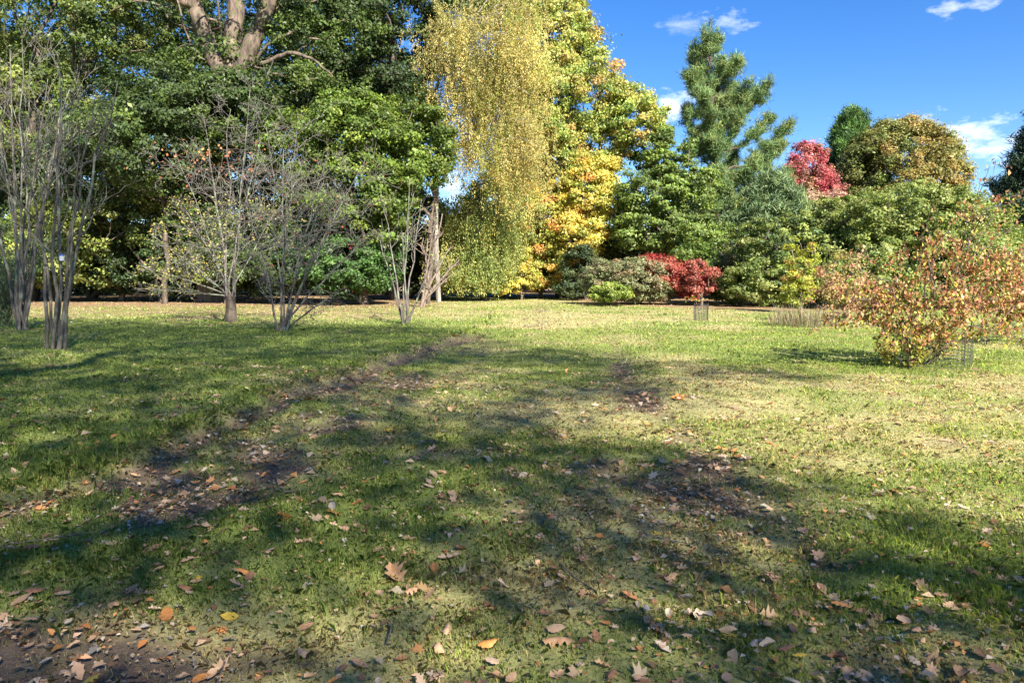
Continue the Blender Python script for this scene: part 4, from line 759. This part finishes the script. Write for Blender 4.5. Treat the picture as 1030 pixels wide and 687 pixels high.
def put_leaf(x, y, kd, s, c, size, label, group=None, rz=None, tilt=None):
    o = link('fallen_leaf', leaf_me(kd, s, c), None, (x, y, float(zt(x, y)) + rng.uniform(.006, .02))); o.scale = (size,) * 3
    t = .2 if tilt is None else tilt; o.rotation_euler = (rng.normal(0, t), rng.normal(0, t) + (math.pi if rng.random() < .3 and tilt is None else 0), rng.random() * 6.28 if rz is None else rz)
    if abs(o.rotation_euler[1]) > 2: o.location.z += .1 * size + .015
    return tag(o, label, 'leaf', group)
special = [(397, 576, 'oak', 3, 'tan', .2, 'largest curled tan leaf, on the shaded grass left of centre'), (903, 634, 'maple', 0, 'green', .10, 'flat pale green lobed leaf on the dark grass at lower right'),
           (735, 637, 'maple', 0, 'yellow', .09, 'bright yellow leaf beside brown ones right of centre at the bottom'), (168, 614, 'oval', 0, 'orange', .12, 'rust orange leaf in the lit litter at lower left'), (336, 515, 'maple', 1, 'orange', .13, 'orange leaf standing out left of centre beyond the sunlit tuft'),
           (287, 518, 'oval', 2, 'orange', .16, 'tall upright orange brown leaf beside the small sunlit tuft'), (563, 643, 'oak', 2, 'tan', .15, 'pinkish tan oak leaf at bottom centre right'), (743, 461, 'maple', 1, 'orange', .1, 'small orange leaf at the far right edge of the bare rut'),
           (683, 407, 'maple', 3, 'orange', .24, 'big curled orange brown leaf on the sunlit right rut'), (627, 400, 'oval', 1, 'brown', .12, 'brown leaf on the sunlit rut left of the big curled one'), (902, 497, 'maple', 1, 'orange', .12, 'orange leaf at the edge of shade on the right lawn'),
           (452, 555, 'oak', 1, 'pale', .14, 'pale oak leaf among the centre litter, just beyond the largest curled leaf'), (457, 341, 'maple', 2, 'yellow', .25, 'single yellow leaf lying at the far end of the left turf edge'), (312, 401, 'maple', 3, 'orange', .22, 'rust leaf lying on the left turf edge'),
           (390, 432, 'maple', 1, 'yellow', .15, 'yellow leaf in the grass between the two ruts'), (415, 446, 'maple', 1, 'yellow', .14, 'yellow leaf a step nearer than its yellow neighbour between the ruts')]
for (px, py, kd, s, c, sz, lab) in special:
    g = G(px, py); put_leaf(g[0], g[1], kd, s, c, sz, lab)
words = {'tan': 'tan', 'brown': 'dark brown', 'pale': 'pale pinkish', 'orange': 'rusty orange', 'grey': 'grey backed', 'yellow': 'dull yellow'}
kw_ = {'oak': 'wavy edged oak leaf', 'oval': 'plain oval leaf', 'maple': 'broad lobed leaf'}
cnt = 0
while cnt < 280:
    py = 448 + 245 * rng.random() ** .8; px = rng.uniform(-20, 1050); g = G(px, py); dn = fbm(g[0] * 1.0, g[1], 3, 1.1)
    if rng.random() > np.clip((dn - .33) * 2.6, .35, 1) * (1 - .75 * sstep(760, 900, px) * (py < 540)): continue
    kd = str(rng.choice(['oak', 'oval', 'maple'], p=[.5, .38, .12])); c = str(rng.choice(['tan', 'brown', 'pale', 'orange', 'grey', 'yellow'], p=[.46, .2, .15, .11, .05, .03]))
    put_leaf(g[0], g[1], kd, int(rng.integers(0, 4)), c, rng.uniform(.045, .1), 'fallen %s %s, one of many scattered over the near grass' % (words[c], kw_[kd]), 'fallen %s %ss on the near grass' % (words[c], kw_[kd])); cnt += 1
# the rest of the litter: far leaves and countless fragments
def litter(n, yr, wide, size, shp=None):
    y = np.sqrt(rng.random(n) * (yr[1] ** 2 - yr[0] ** 2) + yr[0] ** 2); x = (rng.random(n) * 2 - 1) * (wide * y + .8); so, dr, li = ground_masks(x, y)
    p_ = np.clip((fbm(x, y, 3, .9) - .36) * 1.5, .02 + .28 * (1 - sstep(5, 10, y)), 1) * (.35 + .65 * (1 - sstep(1.5, 5, x))) + so * .95 + li * .9
    k = rng.random(n) < p_; return x[k], y[k]
V = []; Cc = []
for (n, yr, wide, size) in [(11000, (1.8, 6), .8, .028), (2200, (1.8, 5.5), .8, .05), (9000, (4.5, 11), .8, .045), (3200, (11, 26), .8, .085), (11000, (24, 62), .8, .11), (2600, (5.3, 12), .75, .085)]:
    x, y = litter(n, yr, wide, size); m = len(x); pos = np.stack([x, y, zt(x, y) + rng.uniform(.004, .022, m)], 1)
    col = jitter(pick([(.50, .34, .2), (.2, .12, .06), (.56, .44, .32), (.48, .23, .08), (.34, .29, .24)], m, [4, 3, 2, 1.6, 1]), .2)
    v, f, c = leaf_quads(pos, unit(rdir(m) * .4 + [0, 0, 1]), size * rng.uniform(.5, 1.3, m), col, .6, fold=.35); V.append(v); Cc.append(c)
for kd in ('oak', 'oval', 'maple'):
    for s_i in range(4):
        v0, f0 = shapes[kd, s_i]; x, y = litter(620, (2.0, 13), .8, 0); m = len(x)
        if not m: continue
        a_ = rng.random(m) * 6.28; sz = rng.uniform(.04, .1, m)[:, None, None]; t1, t2 = rng.normal(0, .3, m), rng.normal(0, .3, m)
        q = v0[None] * sz; q = np.stack([q[..., 0], q[..., 1] , q[..., 2] + q[..., 0] * t1[:, None] + q[..., 1] * t2[:, None]], -1)
        ca_, sa_ = np.cos(a_)[:, None], np.sin(a_)[:, None]; q = np.stack([q[..., 0] * ca_ - q[..., 1] * sa_, q[..., 0] * sa_ + q[..., 1] * ca_, q[..., 2]], -1) + np.stack([x, y, zt(x, y) + rng.uniform(.0, .02, m)], 1)[:, None]
        col = jitter(pick([(.42, .28, .17), (.2, .12, .065), (.5, .38, .26), (.42, .2, .08)], m, [4, 3, 2.4, 1]), .2)
        V.append(q[:, f0.reshape(-1)].reshape(-1, 3)); Cc.append(np.repeat(col, f0.size, axis=0))
V = np.concatenate(V); tag(link('leaf_litter', mesh_np('leaf_litter', V, np.arange(len(V)), 4, LITTER, np.concatenate(Cc))), 'scattered small leaf litter and crumbs strewn through the turf and under the trees', 'leaf litter', kind='stuff')
# twigs on the grass
for (a, b_, lab) in [((215, 690), (238, 640), 'bent grey twig lying in the litter at lower left'), ((5, 548), (95, 535), 'long thin twig across the shaded litter at the left edge'), ((388, 640), (391, 618), 'short straight silver twig standing in the lit patch'), ((600, 590), (560, 560), 'brown twig among the leaves at centre'), ((640, 530), (700, 545), 'thin twig by the right rut')]:
    p0, p1 = G(*a), G(*b_); p0[2] = zt(p0[0], p0[1]) + .015; p1[2] = zt(p1[0], p1[1]) + .03; m = (p0 + p1) / 2 + rng.normal(0, .02, 3) * [1, 1, .3]
    v, f = tubes([([p0, m, p1], [.004, .0045, .002]), ([m, m + (p1 - p0) * .3 + rng.normal(0, .04, 3) * [1, 1, .2]], [.003, .0015])], 5); tag(link('twig', mesh_np('twig', v - p0, f, 4, BK_GREY, smooth=True), None, tuple(p0)), lab, 'twig')
tot = sum(len(o.data.polygons) for o in scene.objects if o.type == 'MESH'); print('TOTAL FACES', tot)
